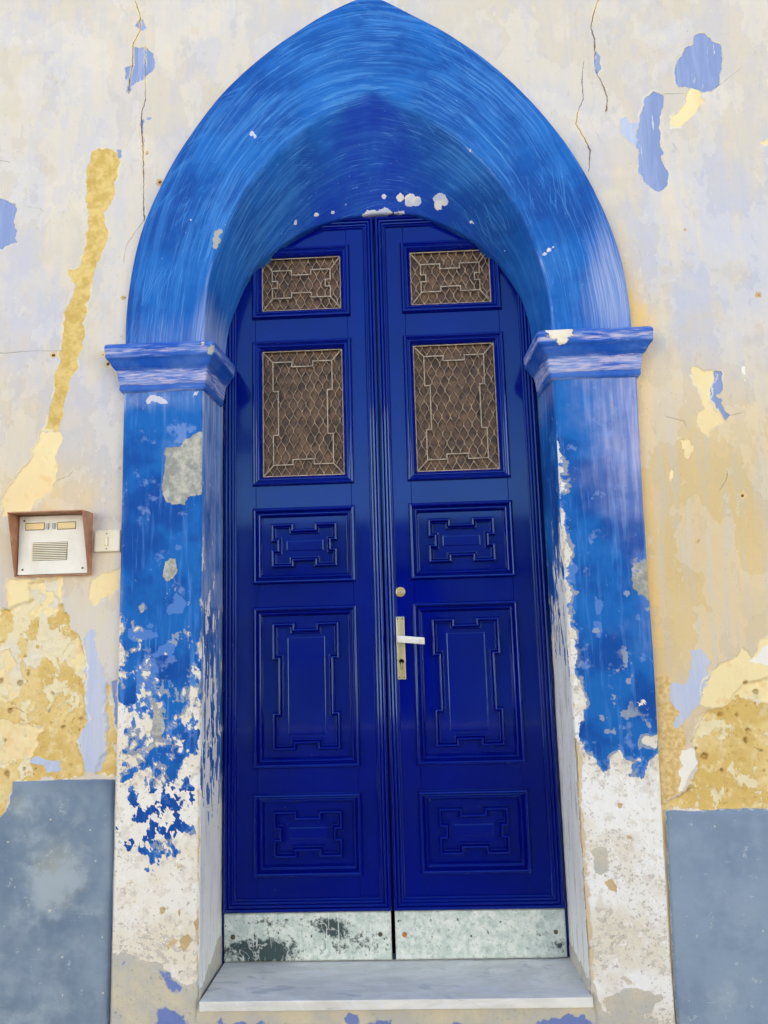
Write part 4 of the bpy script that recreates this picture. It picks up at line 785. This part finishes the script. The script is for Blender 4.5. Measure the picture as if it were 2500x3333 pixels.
def leaf(s):
    root = empty('door_leaf', (.29 * s, 0, .003))
    tag(root, 'glossy ultramarine door leaf without a handle, beside the grey-patched pilaster' if s < 0 else 'glossy ultramarine door leaf carrying the brass lever handle and round lock', 'door', 'leaves of the blue double door')
    X = lambda a, b: (min(a * s, b * s), max(a * s, b * s))
    g0 = .0045; g1 = .5785; zt = 2.682; zb = .1595
    ins = .012
    for a, b in ((g0, PX0 + ins), (PX1 - ins, g1)):
        x0, x1 = X(a, b); box('stile', x0, x1, 0, .045, zb, zt, MD, root, .0008, 1)
    edges = [zt] + [v for p in PANELS for v in (p[1] - ins, p[2] + ins)] + [zb]
    x0, x1 = X(PX0 + ins + .0006, PX1 - ins - .0006)
    for i in range(0, len(edges), 2): box('rail', x0, x1, .0007, .044, edges[i + 1], edges[i], MD, root, .0008, 1)
    x0, x1 = X(.0028, .5795); sweep('edge_moulding', rect(x0, x1, zb, zt + .002), EDGE, MD, root)
    x0, x1 = X(PX0, PX1); cx = (x0 + x1) / 2
    for kind, t, b in PANELS:
        cz = (t + b) / 2
        if kind == 'w':
            w = sweep('window_panel', rect(x0, x1, b, t), BOLW, MD, root)
            ox0, ox1, oz0, oz1 = x0 + .038, x1 - .038, b + .038, t - .038
            box('pane', ox0 - .004, ox1 + .004, .026, .031, oz0 - .004, oz1 + .004, M_pane, w)
            tall = t - b > .4
            # key-shaped wire frame with corner diagonals
            hx = (ox1 - ox0) / 2 - .039; hz = (oz1 - oz0) / 2 - (.043 if tall else .050)
            K = key_outline(cx, cz, hx, hz, .040 if tall else .038, .085 if tall else .014, .0195)
            lf = sweep('lattice_frame', K, [(-.0019, 0), (-.0019, .005), (.0019, .005), (.0019, 0)], M_wire, w, None, .014, True)
            bm = bmesh.new()
            for q, ax_, az_ in ((1, ox0, oz0), (1, ox1, oz0), (1, ox0, oz1), (1, ox1, oz1)):
                ex = cx + (hx if ax_ > cx else -hx); ez = cz + (hz if az_ > cz else -hz)
                bar(bm, (ax_, .0125, az_), (ex, .0125, ez), .0016, .0025)
            for a_, b_ in (((ox0, oz0), (ox1, oz0)), ((ox1, oz0), (ox1, oz1)), ((ox1, oz1), (ox0, oz1)), ((ox0, oz1), (ox0, oz0))):
                bar(bm, (a_[0], .0135, a_[1]), (b_[0], .0135, b_[1]), .0022, .003)
            from_bm('corner_bars', bm, M_wire, w)
            # ogee mesh of wavy wires
            V = []; Fc = []; sp = .0160; per = .068; nW = int((ox1 - ox0) / sp) + 2; hw = .0010
            for i in range(nW):
                base = ox0 + (i - .3) * sp; nS = int((oz1 - oz0) / per * 14); prev = None
                for k in range(nS + 1):
                    z = oz0 + (oz1 - oz0) * k / nS; ph = 2 * math.pi * z / per
                    x = base + (1 if i % 2 else -1) * sp * .5 * math.sin(ph)
                    if x < ox0 or x > ox1: prev = None; continue
                    y = .0185 + (.0012 if i % 2 else 0)
                    n0 = len(V); V += [(x - hw - .0016, y + .0022, z), (x + hw - .0016, y + .0022, z), (x + hw, y - .0026, z), (x - hw, y - .0026, z)]
                    if prev is not None:
                        for q in range(4): Fc.append((prev + q, prev + (q + 1) % 4, n0 + (q + 1) % 4, n0 + q))
                    prev = n0
            la = fix_normals(mesh('lattice', V, Fc, M_mesh, w)); la['kind'] = 'stuff'
        else:
            w = sweep('carved_panel', rect(x0, x1, b, t), BOLP, MD, root)
            box('panel_field', x0 + .030, x1 - .030, .0122, .024, b + .030, t - .030, MD, w)
            tall = t - b > .4
            hz = (t - b) / 2 - .058
            sweep('key_moulding', key_outline(cx, cz, .123, hz, .036, .090 if tall else .012, .021), KEYP, MD, w)
            tz = .172 if tall else .020
            sweep('tablet', rect(cx - .069, cx + .069, cz - tz, cz + tz), [(0, -.0128), (.0008, -.0102), (.003, -.0094), (.005, -.0092)], MD, w, True)
    # kick plate at the foot
    kx0, kx1 = X(.0055 if s > 0 else .0075, .579)
    ga, gb = np.meshgrid(np.linspace(kx0, kx1, 140), np.linspace(.004, .1555, 40), indexing='ij')
    if s < 0: dk = blob(ga, gb, -.45, .035, .13, .05, .40) + blob(ga, gb, -.21, .110, .05, .03, .30) + blob(ga, gb, -.12, .06, .14, .06, .17) + blob(ga, gb, -.40, .13, .16, .02, .16) + .06
    else: dk = blob(ga, gb, .55, .04, .06, .03, .26) + blob(ga, gb, .50, .08, .04, .012, .22)
    y = np.full(ga.shape, -.011) + .0008 * fbm(ga, gb, 9, 3, 3)
    y[0, :] = y[-1, :] = .0; y[:, 0] = y[:, -1] = .0
    ga[1, :] = ga[0, :] + .0006; ga[-2, :] = ga[-1, :] - .0006; gb[:, 1] = gb[:, 0] + .0006; gb[:, -2] = gb[:, -1] - .0006
    kp = mesh('kick_plate', np.stack([ga, y, gb], -1), grid_faces(*ga.shape), MKL if s < 0 else MKR, root, False, dict(dark=dk.ravel()))
    kp['label'] = 'scratched kick plate with a dark worn corner' if s < 0 else 'pale mottled kick plate with a rusty screw'
    disc('screw', (.037 if s > 0 else -.548), .083, -.0113, [(.0085, 0), (.008, .0018), (.004, .0026)], M_rust if s > 0 else M_screw, kp, 16)
    disc('screw', (.545 if s > 0 else -.045), .085, -.0113, [(.0075, 0), (.007, .0015), (.004, .002)], M_screw, kp, 16)
    return root
def bar(bm, a, b, hw, hd):
    a = Vector(a); b = Vector(b); d = (b - a).normalized(); up = Vector((0, 1, 0)); sd = d.cross(up).normalized() * hw; up = up * hd
    vs_ = [bm.verts.new(p + q) for p in (a, b) for q in (sd + up, sd - up, -sd - up, -sd + up)]
    for i in range(4): bm.faces.new((vs_[i], vs_[(i + 1) % 4], vs_[4 + (i + 1) % 4], vs_[4 + i]))
    bm.faces.new(vs_[:4]); bm.faces.new(vs_[4:])
LL = leaf(-1); LR = leaf(1)
# lock and handle on the right leaf
lk = disc('lock_cylinder', .059, 1.236, 0, [(.018, -.002), (.0182, .004), (.0165, .007), (.0125, .0075), (.0122, .0055), (.0105, .0055), (.0102, .010), (.0085, .011)], M_brass, LR, 28)
disc('keyhole', .0575, 1.2335, -.0105, [(.0022, 0), (.0021, .0012)], M_slot, lk, 10)
hp = box('handle_plate', .040, .0698, -.011, .001, .927, 1.148, M_plate, LR, .0018, 2)
for x in (.0455, .0642):
    for z in (.9345, 1.1405): disc('screw', x, z, -.0108, [(.003, 0), (.0028, .0012), (.0015, .0016)], M_screw, hp, 12)
disc('keyhole', .0556, .990, -.0107, [(.0088, 0), (.0088, .0008), (.0074, .0008), (.0072, .0003)], M_slot, hp, 20)
box('keyhole_slot', .0518, .0594, -.0116, -.0105, .962, .984, M_slot, hp, .0006, 1)
box('cylinder_face', .0530, .0582, -.0122, -.0112, .963, .988, M_plate, hp, .0006, 1)
bm = bmesh.new()
def tube_box(bm, pts, hw, hh):   # lever: rounded bar along pts in plan
    rings = []
    for (x, y, z, w, h) in pts:
        ring = []
        for k in range(16):
            a = 2 * math.pi * k / 16; ca, sa = math.cos(a), math.sin(a)
            ring.append((math.copysign(abs(ca) ** .45, ca) * w, math.copysign(abs(sa) ** .45, sa) * h))
        rings.append([(x, y, z, r) for r in ring])
    return rings
lev = []
V = []; Fc = []
path = [(.0555, -.008, 1.0695, 'y'), (.0555, -.030, 1.0695, 'y'), (.0555, -.0415, 1.0692, 'y')]
for (x, y, z, _) in path:
    for k in range(16):
        a = 2 * math.pi * k / 16; V.append((x + .0085 * math.cos(a), y, z + .0085 * math.sin(a)))
for k in range(2):
    for i in range(16): j = (i + 1) % 16; Fc.append((k * 16 + i, k * 16 + j, k * 16 + 16 + j, k * 16 + 16 + i))
lever_neck = fix_normals(mesh('lever_neck', V, Fc, M_plate, hp, True))
# grip: flat bar with two grooves on its street side, drooping slightly
V = []; Fc = []
sec = [(-.0120, -.006), (-.0120, .005), (-.0105, .0066), (-.0048, .0070), (-.0044, .0058), (-.0034, .0058), (-.0030, .0070), (.0030, .0070), (.0034, .0058), (.0044, .0058), (.0048, .0070), (.0105, .0066), (.0120, .005), (.0120, -.006)]
xs_ = [.0435, .0445, .047, .06, .09, .12, .1365, .1385, .1392]; ks = [.86, .96, 1, 1, 1, 1, 1, .96, .86]
for x, k in zip(xs_, ks):
    for (zc, h) in sec: V.append((x, -.0455 - h * k, 1.0705 - (x - .0445) * .105 + zc * k))
n = len(sec)
for i in range(len(xs_) - 1):
    for q in range(n): r = (q + 1) % n; Fc.append((i * n + q, i * n + r, (i + 1) * n + r, (i + 1) * n + q))
Fc.append(tuple(range(n))); Fc.append(tuple((len(xs_) - 1) * n + q for q in range(n)))
fix_normals(mesh('lever', V, Fc, M_lever, hp))

# door frame standing behind the plaster
fr = empty('door_frame', (0, .03, 0)); tag(fr, 'dark blue timber frame behind the two glossy door leaves', 'door frame')
box('jamb', -.64, -.5805, .004, .07, -.02, 2.70, MD, fr, .002, 1); box('jamb', .5805, .64, .004, .07, -.02, 2.70, MD, fr, .002, 1)
box('head', -.64, .64, .006, .072, 2.7003, 2.86, MD, fr, .002, 1)
box('meeting_post', -.02, .02, .046, .075, .0, 2.70, MD, fr, .001, 1); box('threshold_board', -.58, .58, .046, .075, .0005, .17, MD, fr, .001, 1)

# ------------------------------------------------------------------ intercom and switch
ic = empty('intercom', (-1.11, WY, 1.318)); tag(ic, 'cream metal intercom panel in a brown hood on the plaster wall', 'intercom')
bm = bmesh.new()
ix0, ix1, iz0, iz1 = -1.240, -.984, 1.316, 1.529; yb = WY + .012; yt = WY - .082; yl = WY - .022; th = .0035
def prism(bm, pts):   # 8 corner points
    v = [bm.verts.new(p) for p in pts]
    for f in ((0, 1, 2, 3), (4, 5, 6, 7), (0, 1, 5, 4), (1, 2, 6, 5), (2, 3, 7, 6), (3, 0, 4, 7)): bm.faces.new([v[i] for i in f])
for x in (ix0, ix1 - th):
    prism(bm, [(x, yb, iz0), (x, yl, iz0), (x, yt, iz1 - th), (x, yb, iz1 - th), (x + th, yb, iz0), (x + th, yl, iz0), (x + th, yt, iz1 - th), (x + th, yb, iz1 - th)])
prism(bm, [(ix0 - .0006, yb, iz1 - th), (ix1 + .0006, yb, iz1 - th), (ix1 + .0006, yt - .001, iz1 - th), (ix0 - .0006, yt - .001, iz1 - th), (ix0 - .0006, yb, iz1), (ix1 + .0006, yb, iz1), (ix1 + .0006, yt - .001, iz1), (ix0 - .0006, yt - .001, iz1)])
prism(bm, [(ix0 + th, yb, iz0), (ix1 - th, yb, iz0), (ix1 - th, yl + .001, iz0), (ix0 + th, yl + .001, iz0), (ix0 + th, yb, iz0 + th), (ix1 - th, yb, iz0 + th), (ix1 - th, yl + .001, iz0 + th), (ix0 + th, yl + .001, iz0 + th)])
bmesh.ops.bevel(bm, geom=list(bm.edges), offset=.0008, segments=2, affect='EDGES')
from_bm('hood', bm, M_hood, ic)
py = WY - .017
fp = box('face_plate', ix0 + .0075, ix1 - .0075, py, WY + .01, iz0 + .006, iz1 - .007, M_alu, ic, .0025, 3)
for a, b in ((-1.208, -1.146), (-1.098, -1.037)):
    r_ = box('name_card_recess', a - .002, b + .002, py - .0006, py + .001, 1.4735, 1.4995, M_slot, fp)
    box('name_card', a, b, py - .0012, py + .0005, 1.4755, 1.4975, M_card, fp, .0004, 1)
for a in (-1.1385, -1.1165): 
    box('call_button', a, a + .0105, py - .005, py + .001, 1.4755, 1.4965, M_btn, fp, .0012, 2)
box('grille_recess', -1.184, -1.062, py - .0005, py + .001, 1.369, 1.431, M_slot, fp)
gr = box('speaker_grille', -1.1845, -1.1815, py - .0022, py, 1.3685, 1.4315, M_card, fp)
for i in range(10): box('grille_slat', -1.183, -1.063, py - .0030, py - .0004, 1.3705 + i * .0061, 1.3705 + i * .0061 + .0040, M_plast, gr, .0004, 1)
for x, z in ((-1.2145, 1.507), (-1.214, 1.340), (-1.008, 1.340), (-1.008, 1.507)): disc('screw', x, z, py - .0002, [(.0038, 0), (.0036, .0014), (.002, .0019)], M_screw, fp, 14)
sw = empty('light_switch', (-.928, WY, 1.393)); tag(sw, 'small ivory plastic switch plate between the intercom and blue pilaster', 'switch')
pl_ = box('switch_plate', -.9735, -.8825, WY - .0135, WY + .008, 1.3925, 1.4665, M_plast, sw, .005, 3)
box('rocker_surround', -.938, -.9215, WY - .0142, WY - .010, 1.4115, 1.4445, M_card, pl_, .001, 1)
box('rocker', -.9365, -.923, WY - .0185, WY - .0115, 1.413, 1.443, M_plast, pl_, .003, 2)
for z in (1.4035, 1.4545): disc('screw', -.9295, z, WY - .0133, [(.0026, 0), (.0024, .0010), (.001, .0012)], M_screw, pl_, 12)
